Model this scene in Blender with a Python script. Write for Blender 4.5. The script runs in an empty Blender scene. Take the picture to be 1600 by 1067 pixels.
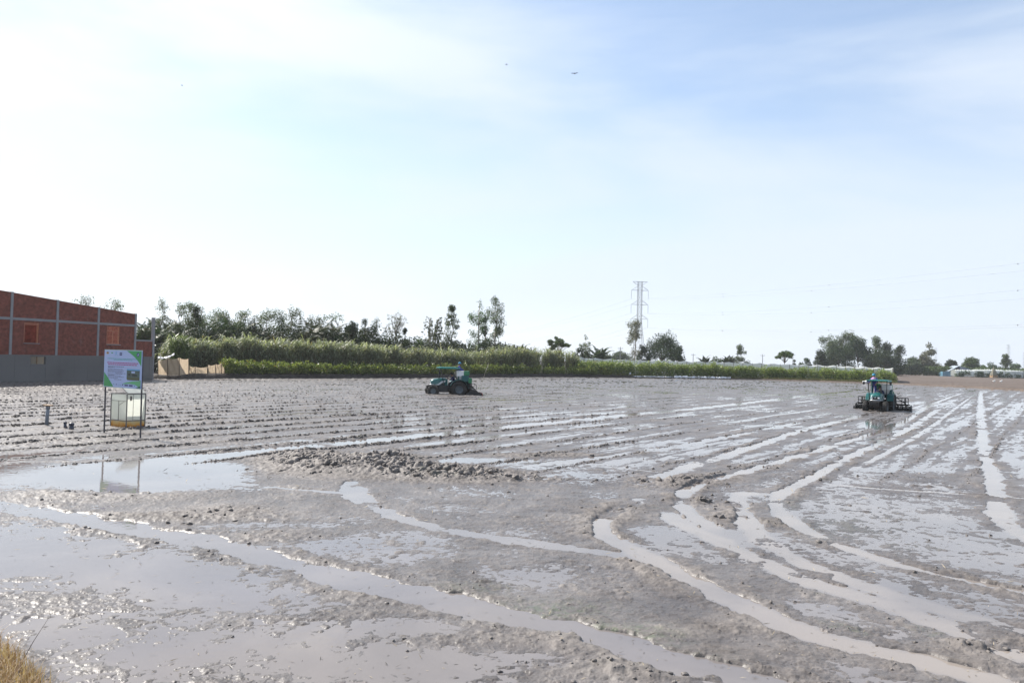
import bpy, bmesh, math, random
import numpy as np
from mathutils import Vector, Matrix, Quaternion
random.seed(7)
RNG = np.random.default_rng(11)
PI = math.pi
SC = bpy.context.scene
COL = SC.collection
R = math.radians

# ------------------------------------------------------------------ camera
F = 1280.0                      # focal length in photo pixels (1600 px wide)
HC = 3.0                        # eye height above the flooded field
PITCH, ROLL = R(1.19), R(1.5)
FW = Vector((0, math.cos(PITCH), math.sin(PITCH)))
UP0 = Vector((0, -math.sin(PITCH), math.cos(PITCH)))
XR = Vector((1, 0, 0))
CR = XR * math.cos(ROLL) + UP0 * math.sin(ROLL)
CU = -XR * math.sin(ROLL) + UP0 * math.cos(ROLL)
CAM = Vector((0, 0, HC))

def ray(px, py):
    return FW * F + CR * (px - 800) - CU * (py - 533.5)

def gp(px, py, z=0.0):
    """where on the level z the photo's pixel lies"""
    d = ray(px, py)
    t = (z - HC) / d.z
    return CAM + d * t

def at(px, py, depth):
    d = ray(px, py)
    return CAM + d * (depth / d.y)

def hz(px):
    return 560.0 + 0.0262 * (px - 800)

camd = bpy.data.cameras.new('camera')
camo = bpy.data.objects.new('camera', camd)
COL.objects.link(camo)
camd.sensor_width = 36.0
camd.lens = F / 1600.0 * 36.0
camd.clip_start, camd.clip_end = 0.1, 30000
m = Matrix.Identity(4)
for i in range(3):
    m[i][0], m[i][1], m[i][2], m[i][3] = CR[i], CU[i], -FW[i], CAM[i]
camo.matrix_world = m
SC.camera = camo

# ------------------------------------------------------------------ object helpers
def tag(o, label=None, cat=None, group=None, kind=None):
    if label: o['label'] = label
    if cat: o['category'] = cat
    if group: o['group'] = group
    if kind: o['kind'] = kind
    return o

def empty(name, loc=(0, 0, 0), rz=0.0, label=None, cat=None, group=None):
    o = bpy.data.objects.new(name, None)
    COL.objects.link(o)
    o.empty_display_size = 0.3
    o.location = loc
    o.rotation_euler = (0, 0, rz)
    return tag(o, label, cat, group)

def link(name, me, mat=None, parent=None, loc=None, smooth=False):
    o = bpy.data.objects.new(name, me)
    COL.objects.link(o)
    if mat is not None:
        for mm in (mat if isinstance(mat, (list, tuple)) else [mat]):
            me.materials.append(mm)
    if parent is not None: o.parent = parent
    if loc is not None: o.location = loc
    if smooth:
        me.polygons.foreach_set('use_smooth', [True] * len(me.polygons))
    return o

def mesh_np(name, V, Fq, smooth=False, mi=None):
    """V (n,3), Fq (m,k) arrays -> mesh"""
    V = np.asarray(V, dtype=np.float32); Fq = np.asarray(Fq, dtype=np.int32)
    me = bpy.data.meshes.new(name)
    k = Fq.shape[1]
    me.vertices.add(len(V)); me.vertices.foreach_set('co', V.ravel())
    me.loops.add(Fq.size); me.loops.foreach_set('vertex_index', Fq.ravel())
    me.polygons.add(len(Fq))
    me.polygons.foreach_set('loop_start', np.arange(0, Fq.size, k, dtype=np.int32))
    me.polygons.foreach_set('use_smooth', np.full(len(Fq), smooth))
    if mi is not None: me.polygons.foreach_set('material_index', np.asarray(mi, dtype=np.int32))
    me.update(calc_edges=True)
    return me

class MB:
    """collects boxes, bars, tubes and lathes and links them as ONE mesh object"""
    def __init__(self): self.bm = bmesh.new()
    def box(self, c, s, rot=None, bev=0.0):
        r = bmesh.ops.create_cube(self.bm, size=1.0)
        vs = r['verts']
        M = Matrix.Translation(c) @ ((rot.to_matrix().to_4x4() if isinstance(rot, Quaternion) else rot) if rot is not None else Matrix.Identity(4)) @ Matrix.Diagonal((s[0], s[1], s[2], 1))
        bmesh.ops.transform(self.bm, matrix=M, verts=vs)
        if bev > 0:
            es = list({e for v in vs for e in v.link_edges})
            bmesh.ops.bevel(self.bm, geom=es, offset=bev, segments=2, affect='EDGES', profile=0.6)
        return self
    def bar(self, a, b, w=0.05, h=None):
        a, b = Vector(a), Vector(b); d = b - a
        q = d.to_track_quat('Z', 'Y')
        return self.box((a + b) / 2, (w, h or w, d.length), q)
    def tube(self, a, b, r, r2=None, n=10, caps=True):
        a, b = Vector(a), Vector(b); d = b - a
        M = Matrix.Translation((a + b) / 2) @ d.to_track_quat('Z', 'Y').to_matrix().to_4x4()
        bmesh.ops.create_cone(self.bm, cap_ends=caps, segments=n, radius1=r, radius2=r if r2 is None else r2, depth=d.length, matrix=M)
        return self
    def path(self, pts, r, n=8):
        pts = [Vector(p) for p in pts]
        rings = []
        for i, p in enumerate(pts):
            d = (pts[min(i + 1, len(pts) - 1)] - pts[max(i - 1, 0)]).normalized()
            q = d.to_track_quat('Z', 'Y')
            rr = r[i] if isinstance(r, (list, tuple)) else r
            rings.append([self.bm.verts.new(p + q @ Vector((rr * math.cos(2 * PI * k / n), rr * math.sin(2 * PI * k / n), 0))) for k in range(n)])
        for A, B in zip(rings, rings[1:]):
            for k in range(n):
                self.bm.faces.new((A[k], A[(k + 1) % n], B[(k + 1) % n], B[k]))
        self.bm.faces.new(rings[0][::-1]); self.bm.faces.new(rings[-1])
        return self
    def lathe(self, prof, axis='X', n=24, c=(0, 0, 0)):
        """prof: list of (radius, along)"""
        c = Vector(c); rings = []
        for r, a in prof:
            ring = []
            for k in range(n):
                t = 2 * PI * k / n
                p = {'X': (a, r * math.cos(t), r * math.sin(t)), 'Y': (r * math.cos(t), a, r * math.sin(t)), 'Z': (r * math.cos(t), r * math.sin(t), a)}[axis]
                ring.append(self.bm.verts.new(c + Vector(p)))
            rings.append(ring)
        for A, B in zip(rings, rings[1:]):
            for k in range(n):
                self.bm.faces.new((A[k], A[(k + 1) % n], B[(k + 1) % n], B[k]))
        return self
    def ball(self, c, r, sc=(1, 1, 1), rot=None, u=12, v=8):
        M = Matrix.Translation(c) @ (rot.to_matrix().to_4x4() if rot is not None else Matrix.Identity(4)) @ Matrix.Diagonal((sc[0], sc[1], sc[2], 1))
        bmesh.ops.create_uvsphere(self.bm, u_segments=u, v_segments=v, radius=r, matrix=M)
        return self
    def prism(self, pts, off):
        """planar outline pts extruded by the vector off"""
        off = Vector(off)
        a = [self.bm.verts.new(Vector(p)) for p in pts]
        b = [self.bm.verts.new(Vector(p) + off) for p in pts]
        n = len(pts)
        self.bm.faces.new(a); self.bm.faces.new(b[::-1])
        for k in range(n):
            self.bm.faces.new((a[k], b[k], b[(k + 1) % n], a[(k + 1) % n]))
        return self
    def build(self, name, mat, parent=None, smooth=False, label=None, loc=None):
        bmesh.ops.recalc_face_normals(self.bm, faces=self.bm.faces)
        me = bpy.data.meshes.new(name)
        self.bm.to_mesh(me); self.bm.free()
        o = link(name, me, mat, parent, loc, smooth)
        if label: o['label'] = label
        return o

def kids(o):
    return [c for c in COL.objects if c.parent == o]

def copy_tree(o, parent=None):
    c = o.copy(); COL.objects.link(c); c.parent = parent
    for ch in kids(o): copy_tree(ch, c)
    return c

# ------------------------------------------------------------------ material helpers
def mat_new(name):
    mt = bpy.data.materials.new(name); mt.use_nodes = True
    nt = mt.node_tree; nt.nodes.clear()
    out = nt.nodes.new('ShaderNodeOutputMaterial')
    return mt, nt, out

def N(nt, t, **kw):
    n = nt.nodes.new(t)
    for k, v in kw.items():
        if k in n.inputs: n.inputs[k].default_value = v
        else: setattr(n, k, v)
    return n

def L(nt, a, b): nt.links.new(a, b)

def noise(nt, scale, detail=4, rough=0.55, vec=None, dist=0.0):
    n = N(nt, 'ShaderNodeTexNoise'); n.inputs['Scale'].default_value = scale
    n.inputs['Detail'].default_value = detail; n.inputs['Roughness'].default_value = rough
    n.inputs['Distortion'].default_value = dist
    if vec is not None: L(nt, vec, n.inputs['Vector'])
    return n

def ramp(nt, fac, stops):
    r = N(nt, 'ShaderNodeValToRGB'); e = r.color_ramp.elements
    while len(e) < len(stops): e.new(0.5)
    for el, (p, c) in zip(e, stops):
        el.position = p
        el.color = (c, c, c, 1) if isinstance(c, (int, float)) else (c[0], c[1], c[2], 1)
    L(nt, fac, r.inputs[0]); return r

def mixc(nt, fac, a, b, mode='MIX'):
    n = N(nt, 'ShaderNodeMix', data_type='RGBA', blend_type=mode)
    for s, v in ((0, fac), (6, a), (7, b)):
        if hasattr(v, 'links') or hasattr(v, 'is_linked'): L(nt, v, n.inputs[s])
        else: n.inputs[s].default_value = v if s == 0 else (v[0], v[1], v[2], 1)
    return n.outputs[2]

def math_(nt, op, a, b=0.0, clamp=False):
    n = N(nt, 'ShaderNodeMath', operation=op); n.use_clamp = clamp
    for i, v in enumerate((a, b)):
        if hasattr(v, 'is_linked'): L(nt, v, n.inputs[i])
        else: n.inputs[i].default_value = v
    return n.outputs[0]

def simple(name, col, rough=0.6, var=0.25, scale=8.0, metallic=0.0, bump=0.0, spec=0.5, dirt=None, dirt_amt=0.5, coat=0.0):
    """painted / cloth / metal surface with uneven colour, grime and roughness"""
    mt, nt, out = mat_new(name)
    p = N(nt, 'ShaderNodeBsdfPrincipled'); L(nt, p.outputs[0], out.inputs[0])
    tc = N(nt, 'ShaderNodeTexCoord')
    n1 = noise(nt, scale, 5, 0.6, tc.outputs['Object'])
    c = ramp(nt, n1.outputs[0], [(0.3, tuple(x * (1 - var) for x in col)), (0.7, tuple(min(1, x * (1 + var)) for x in col))]).outputs[0]
    if dirt is not None:
        n2 = noise(nt, scale * 0.5, 6, 0.7, tc.outputs['Object'])
        f = ramp(nt, n2.outputs[0], [(0.62 - 0.3 * dirt_amt, 0.0), (0.75, dirt_amt)]).outputs[0]
        c = mixc(nt, f, c, dirt)
    L(nt, c, p.inputs['Base Color'])
    rr = ramp(nt, n1.outputs[0], [(0.3, max(0.02, rough - 0.12)), (0.7, min(1, rough + 0.12))])
    L(nt, rr.outputs[0], p.inputs['Roughness'])
    p.inputs['Metallic'].default_value = metallic
    p.inputs['Specular IOR Level'].default_value = spec
    p.inputs['Coat Weight'].default_value = coat
    if bump > 0:
        b = N(nt, 'ShaderNodeBump'); b.inputs['Strength'].default_value = bump; b.inputs['Distance'].default_value = 0.02
        n3 = noise(nt, scale * 4, 4, 0.6, tc.outputs['Object'])
        L(nt, n3.outputs[0], b.inputs['Height']); L(nt, b.outputs[0], p.inputs['Normal'])
    return mt

def leaf_mat(name, dark, light, rough=0.5, trans=0.35, sheen=0.5, vary=1.0, dead=None, dead_at=0.93):
    """leaves: each leaf takes its own tone; light passes through"""
    mt, nt, out = mat_new(name)
    g = N(nt, 'ShaderNodeNewGeometry')
    oi = N(nt, 'ShaderNodeObjectInfo')
    stops = [(0.0, dark), (0.55, tuple((a + b) / 2 for a, b in zip(dark, light))), (0.9, light)]
    c = ramp(nt, g.outputs['Random Per Island'], stops).outputs[0]
    if dead is not None:
        rr = math_(nt, 'FRACT', math_(nt, 'MULTIPLY', g.outputs['Random Per Island'], 57.3))
        f = math_(nt, 'GREATER_THAN', rr, dead_at)
        c = mixc(nt, f, c, dead)
    hv = N(nt, 'ShaderNodeHueSaturation')
    L(nt, math_(nt, 'ADD', math_(nt, 'MULTIPLY', oi.outputs['Random'], 0.05 * vary), 0.5 - 0.025 * vary), hv.inputs['Hue'])
    L(nt, math_(nt, 'ADD', math_(nt, 'MULTIPLY', oi.outputs['Random'], 0.5 * vary), 1 - 0.25 * vary), hv.inputs['Value'])
    L(nt, c, hv.inputs['Color'])
    p = N(nt, 'ShaderNodeBsdfPrincipled')
    L(nt, hv.outputs[0], p.inputs['Base Color'])
    p.inputs['Roughness'].default_value = rough
    p.inputs['Specular IOR Level'].default_value = sheen
    t = N(nt, 'ShaderNodeBsdfTranslucent')
    tcol = mixc(nt, 1.0, hv.outputs[0], (0.95, 1.0, 0.5), 'MULTIPLY')
    L(nt, tcol, t.inputs['Color'])
    mx = N(nt, 'ShaderNodeMixShader'); mx.inputs[0].default_value = trans
    L(nt, p.outputs[0], mx.inputs[1]); L(nt, t.outputs[0], mx.inputs[2])
    L(nt, mx.outputs[0], out.inputs[0])
    return mt

# ------------------------------------------------------------------ light
SUN_AZ, SUN_EL = R(-53), R(43)
S = Vector((math.sin(SUN_AZ) * math.cos(SUN_EL), math.cos(SUN_AZ) * math.cos(SUN_EL), math.sin(SUN_EL)))
sd = bpy.data.lights.new('sun', 'SUN'); sd.energy = 4.0; sd.angle = R(0.55); sd.color = (1.0, 0.95, 0.88)
so = bpy.data.objects.new('sun', sd); COL.objects.link(so)
so.rotation_euler = S.to_track_quat('Z', 'Y').to_euler()
so.location = (0, 0, 60)

w = bpy.data.worlds.new('World'); SC.world = w; w.use_nodes = True
nt = w.node_tree; nt.nodes.clear()
wo = N(nt, 'ShaderNodeOutputWorld'); bg = N(nt, 'ShaderNodeBackground')
sky = N(nt, 'ShaderNodeTexSky', sky_type='NISHITA')
sky.sun_disc = False; sky.sun_elevation = SUN_EL; sky.sun_rotation = SUN_AZ
sky.air_density = 1.0; sky.dust_density = 0.35; sky.ozone_density = 2.0; sky.altitude = 0
# a thin high veil of cirrus over the blue, thickest towards the horizon
tc = N(nt, 'ShaderNodeTexCoord')
mp = N(nt, 'ShaderNodeMapping'); mp.inputs['Rotation'].default_value = (0.05, 0.10, 0.5); mp.inputs['Scale'].default_value = (0.8, 0.7, 3.4)
L(nt, tc.outputs['Generated'], mp.inputs['Vector'])
cn = noise(nt, 1.7, 7, 0.5, mp.outputs[0], 0.4)
veil = ramp(nt, cn.outputs[0], [(0.40, 0.14), (0.66, 0.85)])
veil.color_ramp.interpolation = 'EASE'
se = N(nt, 'ShaderNodeSeparateXYZ'); L(nt, tc.outputs['Generated'], se.inputs[0])
low = ramp(nt, se.outputs['Z'], [(0.0, 0.85), (0.10, 0.60), (0.34, 0.10)])
low.color_ramp.interpolation = 'EASE'
# 1-(1-veil)(1-low)
f = math_(nt, 'SUBTRACT', 1.0, math_(nt, 'MULTIPLY', math_(nt, 'SUBTRACT', 1.0, veil.outputs[0]), math_(nt, 'SUBTRACT', 1.0, low.outputs[0])))
# thin cirrus scatters forward: it glows towards the sun
sdv = N(nt, 'ShaderNodeVectorMath', operation='DOT_PRODUCT'); L(nt, tc.outputs['Generated'], sdv.inputs[0]); sdv.inputs[1].default_value = tuple(S)
fw = math_(nt, 'POWER', math_(nt, 'MAXIMUM', sdv.outputs['Value'], 0.0), 6.5)
glow = mixc(nt, fw, (4.5, 5.0, 5.7), (9.0, 9.1, 9.2))
f2 = math_(nt, 'ADD', f, math_(nt, 'MULTIPLY', fw, 0.45), True)
cloudy = mixc(nt, f2, sky.outputs[0], glow)
L(nt, cloudy, bg.inputs['Color'])
bg.inputs['Strength'].default_value = 0.088
L(nt, bg.outputs[0], wo.inputs[0])
SC.view_settings.view_transform = 'Standard'; SC.view_settings.look = 'None'
SC.view_settings.gamma = 1.0; SC.view_settings.exposure = 1.06
# ------------------------------------------------------------------ the flooded field
def gnoise(x, y, seed=0):
    """gradient noise, about -1..1"""
    xi = np.floor(x); yi = np.floor(y)
    fx = (x - xi).astype(np.float32); fy = (y - yi).astype(np.float32)
    xi = xi.astype(np.int64); yi = yi.astype(np.int64)
    def g(ix, iy, dx, dy):
        h = (ix * 374761393 + iy * 668265263 + seed * 974634721) & 0xffffffff
        h = ((h ^ (h >> 13)) * 1274126177) & 0xffffffff
        h = (h ^ (h >> 16)) & 0xffff
        a = h.astype(np.float32) * np.float32(2 * PI / 65536)
        return np.cos(a) * dx + np.sin(a) * dy
    u = fx * fx * fx * (fx * (fx * 6 - 15) + 10); v = fy * fy * fy * (fy * (fy * 6 - 15) + 10)
    a = g(xi, yi, fx, fy); b = g(xi + 1, yi, fx - 1, fy)
    c = g(xi, yi + 1, fx, fy - 1); d = g(xi + 1, yi + 1, fx - 1, fy - 1)
    return (a + (b - a) * u + ((c + (d - c) * u) - (a + (b - a) * u)) * v) * 1.5

def fbm(x, y, seed, octs=3, gain=0.5):
    s = 0; a = 1.0; f = 1.0
    for o in range(octs):
        s = s + a * gnoise(x * f, y * f, seed + o * 17); a *= gain; f *= 2.03
    return s

def sstep(a, b, x):
    t = np.clip((x - a) / (b - a), 0, 1); return t * t * (3 - 2 * t)

def catmull(pts, n=6):
    P = [pts[0]] + list(pts) + [pts[-1]]; out = []
    for i in range(1, len(P) - 2):
        p0, p1, p2, p3 = P[i - 1], P[i], P[i + 1], P[i + 2]
        for k in range(n):
            t = k / n
            out.append(tuple(0.5 * (2 * b + (c - a) * t + (2 * a - 5 * b + 4 * c - d) * t * t + (3 * b - a - 3 * c + d) * t ** 3) for a, b, c, d in zip(p0, p1, p2, p3)))
    out.append(tuple(P[-2])); return out

# water runs and wheel ruts: photo points, half width (m) at each end, depth, berm height, berm roughness
TRACKS = [
 # long strip out of the left pool towards the far right corner
 ([(20,737),(150,727),(250,720),(340,711),(430,702),(510,694),(580,688),(660,681),(740,673)], .62,.55, .10, .03, .6),
 ([(770,669),(850,661),(960,650),(1100,637),(1230,622),(1330,611)], .5,.5, .09, .03, .5),
 # wheel rut crossing the foreground from the left
 ([(-60,782),(0,791),(60,800),(130,812),(210,826),(280,838),(350,852),(420,870),(480,888),(540,905),(600,919),(650,930),(730,948),(800,965),(900,985),(1000,1015),(1100,1048),(1180,1072),(1260,1100)], .34,.29, .10, .035, .8),
 # second rut
 ([(549,752),(552,765),(562,780),(600,800),(660,820),(740,835),(820,848),(900,858),(980,868),(1060,885)], .26,.22, .07, .012, .5),
 ([(330,750),(400,759),(470,765),(548,771)], .16,.16, .035, .01, .4),
 # sweeping tractor turn, right of centre
 ([(1345,650),(1270,668),(1200,690),(1130,713),(1060,735),(1010,757)], .26,.30, .08, .03, .6),
 ([(1000,780),(965,798),(943,815),(942,830),(960,845),(990,860),(1050,890),(1110,920),(1190,960),(1260,990),(1340,1012),(1440,1034),(1520,1055),(1600,1080)], .22,.24, .09, .045, .8),
 ([(1395,668),(1300,697),(1200,727),(1140,743),(1090,758),(1069,770),(1066,788),(1080,805),(1120,830)], .22,.20, .08, .06, 1.0),
 ([(1465,640),(1420,670),(1375,692),(1330,713),(1290,735),(1250,756),(1222,772),(1212,788),(1225,806),(1260,830),(1310,852),(1400,882),(1500,905),(1620,930)], .22,.16, .08, .05, .9),
 ([(1190,772),(1160,772),(1152,784),(1160,800),(1175,825),(1200,850),(1250,878),(1320,905),(1400,932),(1500,962),(1620,992)], .22,.24, .07, .02, .5),
 ([(1040,800),(1080,825),(1150,858),(1250,903),(1330,928),(1420,955),(1520,995),(1620,1035)], .25,.26, .06, .02, .5),
 # narrow drain down the right side
 ([(1532,612),(1532,640),(1535,680),(1540,712),(1548,735),(1553,755),(1558,775),(1560,800),(1575,822),(1600,838),(1640,856)], .24,.24, .10, .03, .5),
 ([(1300,757),(1380,764),(1460,769),(1550,775),(1640,782)], .10,.10, .05, .02, .4),
 ([(930,728),(980,732),(1030,738)], .12,.1, .05, .01, .3),
 # tracks behind the right tractor
 ([(1500,615),(1460,630),(1430,648),(1400,668)], .20,.22, .06, .03, .6),
 ([(1520,618),(1490,640),(1450,670),(1390,705),(1330,735)], .12,.14, .05, .02, .5),
 ([(1250,660),(1150,680),(1040,700),(930,716),(820,728)], .3,.25, .05, .03, .7),
 ([(860,748),(800,748),(720,744),(690,742)], .2,.3, .09, .03, .9),
]
# broad shallow places and rises: px, py, radius x, radius y (photo px), height (m)
BLOBS = [
 (100,736,130,9,-.06),(240,745,110,17,-.065),(185,756,75,17,-.05),(320,728,90,12,-.035),
 (45,868,100,26,-.022),(230,895,130,26,-.024),(330,925,110,22,-.016),(190,850,60,10,-.012),(120,830,120,8,-.012),(620,985,160,22,-.016),
 (330,1010,220,36,-.010),(700,1040,260,26,-.016),(520,850,120,22,-.010),(800,905,150,22,-.010),(400,815,90,14,-.014),
 (1120,828,110,24,-.022),(1230,865,150,28,-.022),(1380,905,170,24,-.018),(1300,950,150,24,-.014),(1560,935,120,28,-.018),(1500,985,160,24,-.014),(1560,880,80,12,-.03),
 (1000,850,60,24,-.02),
 (880,722,120,8,-.03),(1000,705,110,10,-.02),(1130,690,90,10,-.018),(700,720,40,4,-.05),(960,745,90,10,-.012),(860,742,80,4,-.03),
 (1372,668,30,12,-.04),(1470,633,45,10,-.016),(1420,668,50,10,-.014),(1345,690,50,8,-.012),(1310,750,70,10,-.016),(1120,772,36,12,-.030),(1185,780,30,8,-.022),
 (1400,735,90,14,-.016),(1410,800,120,22,-.018),(1470,760,50,10,-.02),(1590,700,60,30,-.016),(1580,640,60,10,-.016),(1250,800,70,16,-.014),
 (560,712,70,4,-.06),(820,745,50,3,-.05),
 # rises
 (500,724,75,12,.085),(560,733,120,14,.045),(770,742,90,5,.05),(470,712,45,7,.05),(540,735,60,8,.065),(590,722,50,6,.11),(640,718,40,5,.09),(620,740,70,6,.06),(700,737,80,5,.06),(760,751,70,4,.05),(690,750,60,5,.05),(840,712,90,3,.05),
 (120,775,150,10,.02),(290,808,160,9,.03),(230,775,120,10,.02),(360,795,90,9,.02),(430,835,100,12,.02),(120,905,90,26,.012),(90,940,120,20,.014),
 (760,1000,180,9,.02),(1000,1050,140,16,.035),(560,960,80,10,.018),(850,1010,80,10,.02),(1060,900,70,22,.012),(1150,975,120,16,.02),
 (960,800,60,10,.018),(1060,752,70,10,.035),(1120,748,60,5,.03),(1150,805,24,16,.03),(1180,815,50,6,.015),(1545,1010,110,14,.03),(1520,1035,90,14,.03),(1180,1020,160,14,.022),(1000,990,180,10,.02),
]
# where the soil is broken into clods: px, py, rx, ry, amount
CLODS = [(500,724,80,15,1.0),(580,724,80,14,1.0),(640,735,100,12,1.0),(720,744,100,8,1.0),(800,748,80,5,.9),(850,712,90,4,.5),(460,712,50,8,.7),
 (120,775,180,9,.30),(320,808,150,8,.45),(240,770,120,8,.25),(370,798,60,6,.4),(430,838,80,9,.3),(250,845,90,8,.25),(560,900,120,7,.25),(1060,752,70,9,.6),(1100,783,20,8,.7),(1140,800,40,18,.4),
 (1020,1045,130,18,.45),(1540,1010,80,14,.45),(760,995,160,10,.25),(1250,985,180,10,.3),(1190,730,60,5,.4),(1265,745,45,8,.4),(960,795,50,10,.3),(1420,745,120,6,.2),(100,690,150,14,.28),(330,690,150,10,.28),(650,700,160,4,.3)]

qs = np.concatenate([np.arange(900, 560, -4.0), np.arange(560, 200, -0.80), np.arange(200, 40, -0.4), np.arange(40, 16.0, -0.5)])
us = np.concatenate([np.arange(-1.05, -0.665, 0.0042), np.arange(-0.665, 0.665, 1.28 / 1280), np.arange(0.665, 1.05, 0.0042)])
YY = (HC * F / qs)[:, None] * np.ones_like(us)[None, :]
XX = YY * us[None, :]
nR, nC = YY.shape
X = XX.ravel(); Y = YY.ravel()
# the photo pixel each spot of ground falls on (z = 0)
dx, dy, dzv = X, Y, np.full_like(X, -HC)
cz = dy * FW.y + dzv * FW.z
PX = 800 + F * (dx * CR.x + dy * CR.y + dzv * CR.z) / cz
PY = 533.5 - F * (dx * CU.x + dy * CU.y + dzv * CU.z) / cz
Qv = HC * F / Y

FD = np.array([math.sin(R(33.6)), math.cos(R(33.6))])     # direction of the tillage passes
sA = X * FD[0] + Y * FD[1]
sN = X * FD[1] - Y * FD[0]

farm = sstep(200, 120, Qv)
warp = fbm(X * 1.3, Y * 1.3, 5, 2)
Z = 0.0012 + 0.009 * fbm(X * 0.16, Y * 0.16, 1, 3) + 0.0055 * fbm(X * 0.7, Y * 0.7, 2, 4) * (1 - .5 * farm)
grain = 0.0032 * fbm(X * 11.0, Y * 11.0, 3, 3, 0.65)
# tilled passes: low parallel ridges, stronger on the left and the far side
leftm = np.clip(1.25 - (PX - 250) / 1100, 0.35, 1.0)
ph = sN + 0.22 * gnoise(sA * 0.12, sN * 0.4, 21) + 0.07 * warp
rowA = np.maximum(0, np.cos(ph * 2 * PI / 1.9)) ** 14
rowB = np.maximum(0, np.cos(ph * 2 * PI / 0.79 + 0.7)) ** 5
brk = np.clip(0.55 + 0.8 * gnoise(sA * 0.25, sN * 0.9, 33), 0.05, 1.2)
rough = 0.55 + 0.9 * np.abs(gnoise(X * 2.2, Y * 2.2, 34)) + .5 * gnoise(sA * 1.1, sN * 3.0, 35)
Z += farm * leftm * (0.062 * rowA * np.clip(brk + .35, .3, 1.2) * rough + 0.030 * rowB * np.clip(brk + .2, 0, 1) * rough)
Z -= farm * 0.016 * np.maximum(0, np.cos(ph * 2 * PI / 1.9 + 2.3)) ** 5 * np.clip(.5 + 1.2 * gnoise(sA * .15, sN * .6, 37), 0, 1)
Z += farm * 0.006 * fbm(sA * 0.22, sN * 1.9, 9, 3)
Z += farm * (-0.0045 + 0.003 * sstep(700, 1000, PX) + 0.005 * np.clip((900 - PX) / 600, 0, 1))
clod = np.zeros_like(X)
for (bx, by, rx, ry, a) in CLODS:
    e = ((PX - bx) / rx) ** 2 + ((PY - by) / ry) ** 2
    k = e < 6
    clod[k] = np.maximum(clod[k], a * np.exp(-e[k] * 0.8))
for (bx, by, rx, ry, a) in BLOBS:
    e = ((PX - bx) / rx) ** 2 + ((PY - by) / ry) ** 2
    k = e < 9
    if a < 0 and bx > 800 and a > -.05: a *= .55
    Z[k] += a * np.exp(-e[k])
TRK = []; silt = np.zeros_like(X)
for (pts, w0, w1, dep, berm, cl) in TRACKS:
    W = catmull([tuple(gp(*p))[:2] for p in pts], 5)
    nS = len(W) - 1
    A = np.array(W)
    mrg = 2.2
    k = np.nonzero((X > A[:, 0].min() - mrg) & (X < A[:, 0].max() + mrg) & (Y > A[:, 1].min() - mrg) & (Y < A[:, 1].max() + mrg))[0]
    x, y = X[k], Y[k]
    D = np.full(len(k), 9.0); Tt = np.zeros(len(k))
    for i in range(nS):
        a, b = A[i], A[i + 1]; ab = b - a
        lo, hi = np.minimum(a, b) - mrg, np.maximum(a, b) + mrg
        q = np.nonzero((x > lo[0]) & (x < hi[0]) & (y > lo[1]) & (y < hi[1]))[0]
        if not len(q): continue
        t = np.clip(((x[q] - a[0]) * ab[0] + (y[q] - a[1]) * ab[1]) / (ab @ ab + 1e-9), 0, 1)
        d = np.hypot(x[q] - a[0] - t * ab[0], y[q] - a[1] - t * ab[1])
        better = d < D[q]
        D[q[better]] = d[better]; Tt[q[better]] = (i + t[better]) / nS
    wv = w0 + (w1 - w0) * Tt
    wv = wv * (1 + 0.42 * gnoise(x * 0.8, y * 0.8, 41) + 0.34 * gnoise(x * 2.6, y * 2.6, 42) + .15 * gnoise(x * 7., y * 7., 43))
    ends = np.minimum(1, np.minimum(Tt, 1 - Tt) * nS / 2.0 + 0.25)
    inside = sstep(1.12, 0.62, D / wv)
    silt[k] = np.maximum(silt[k], inside * ends * (1.0 if pts[0][0] > 930 and w0 < .3 else .12))
    Z[k] = Z[k] * (1 - 0.75 * inside) - dep * inside * ends * np.clip(.7 + 1.2 * gnoise(x * .6, y * .6, 47) + .5 * gnoise(x * 1.9, y * 1.9, 48), .05, 1.3)
    bq = np.exp(-((D - wv * 1.42) / (0.17 + 0.15 * wv)) ** 2)
    bq *= np.clip(0.45 + 0.9 * gnoise(x * 0.8, y * 0.8, 44), 0, 1.3)
    Z[k] += .55 * berm * bq * ends
    clod[k] = np.maximum(clod[k], bq * cl * 0.34 * ends)
    TRK.append(A)
# clods: rounded lumps with sharp gaps
def lumps(s, seed):
    n = gnoise(X * s + 0.3 * warp, Y * s, seed)
    return np.clip(1 - np.abs(n) * 2.2, 0, 1)
big = np.clip(gnoise(X * 2.3 + .2 * warp, Y * 2.3, 51) * 1.3 + .25, 0, 1) ** 1.3
mid = np.clip(gnoise(X * 5.2, Y * 5.2, 52) * 1.4 + .15, 0, 1) ** 1.2
fin = np.clip(gnoise(X * 11., Y * 11., 53) * 1.4 + .1, 0, 1)
Z += clod * (0.075 * big * clod + 0.075 * mid + 0.045 * fin)
# scattered crumbs everywhere, in drifts
drift = sstep(0.05, 0.8, fbm(X * 0.5, Y * 0.5, 61, 3) + 0.05)
Z += drift * (0.014 * np.clip(gnoise(X * 4.1, Y * 4.1, 62) - .05, 0, 1) + 0.012 * np.clip(gnoise(X * 9.3, Y * 9.3, 63) - .1, 0, 1))
thr = 0.10 - 0.28 * gnoise(X * 0.22, Y * 0.22, 95) - 0.10 * farm - 0.15 * clod
pl1 = fbm(X * 2.4, Y * 2.4, 96, 3, .6) * (1 - farm) + farm * fbm(sA * .45, sN * 2.6, 196, 3, .6)
pl2 = fbm(X * 8.0, Y * 8.0, 97, 3, .6) * (1 - farm) + farm * fbm(sA * 1.5, sN * 5.5, 197, 3, .6)
Z += (0.011 - .003 * farm) * sstep(thr, thr + .28, pl1) * (0.7 + .5 * gnoise(X * 3, Y * 3, 98))
Z += (0.0065 - .0005 * farm) * sstep(thr + .05, thr + .35, pl2)
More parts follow.
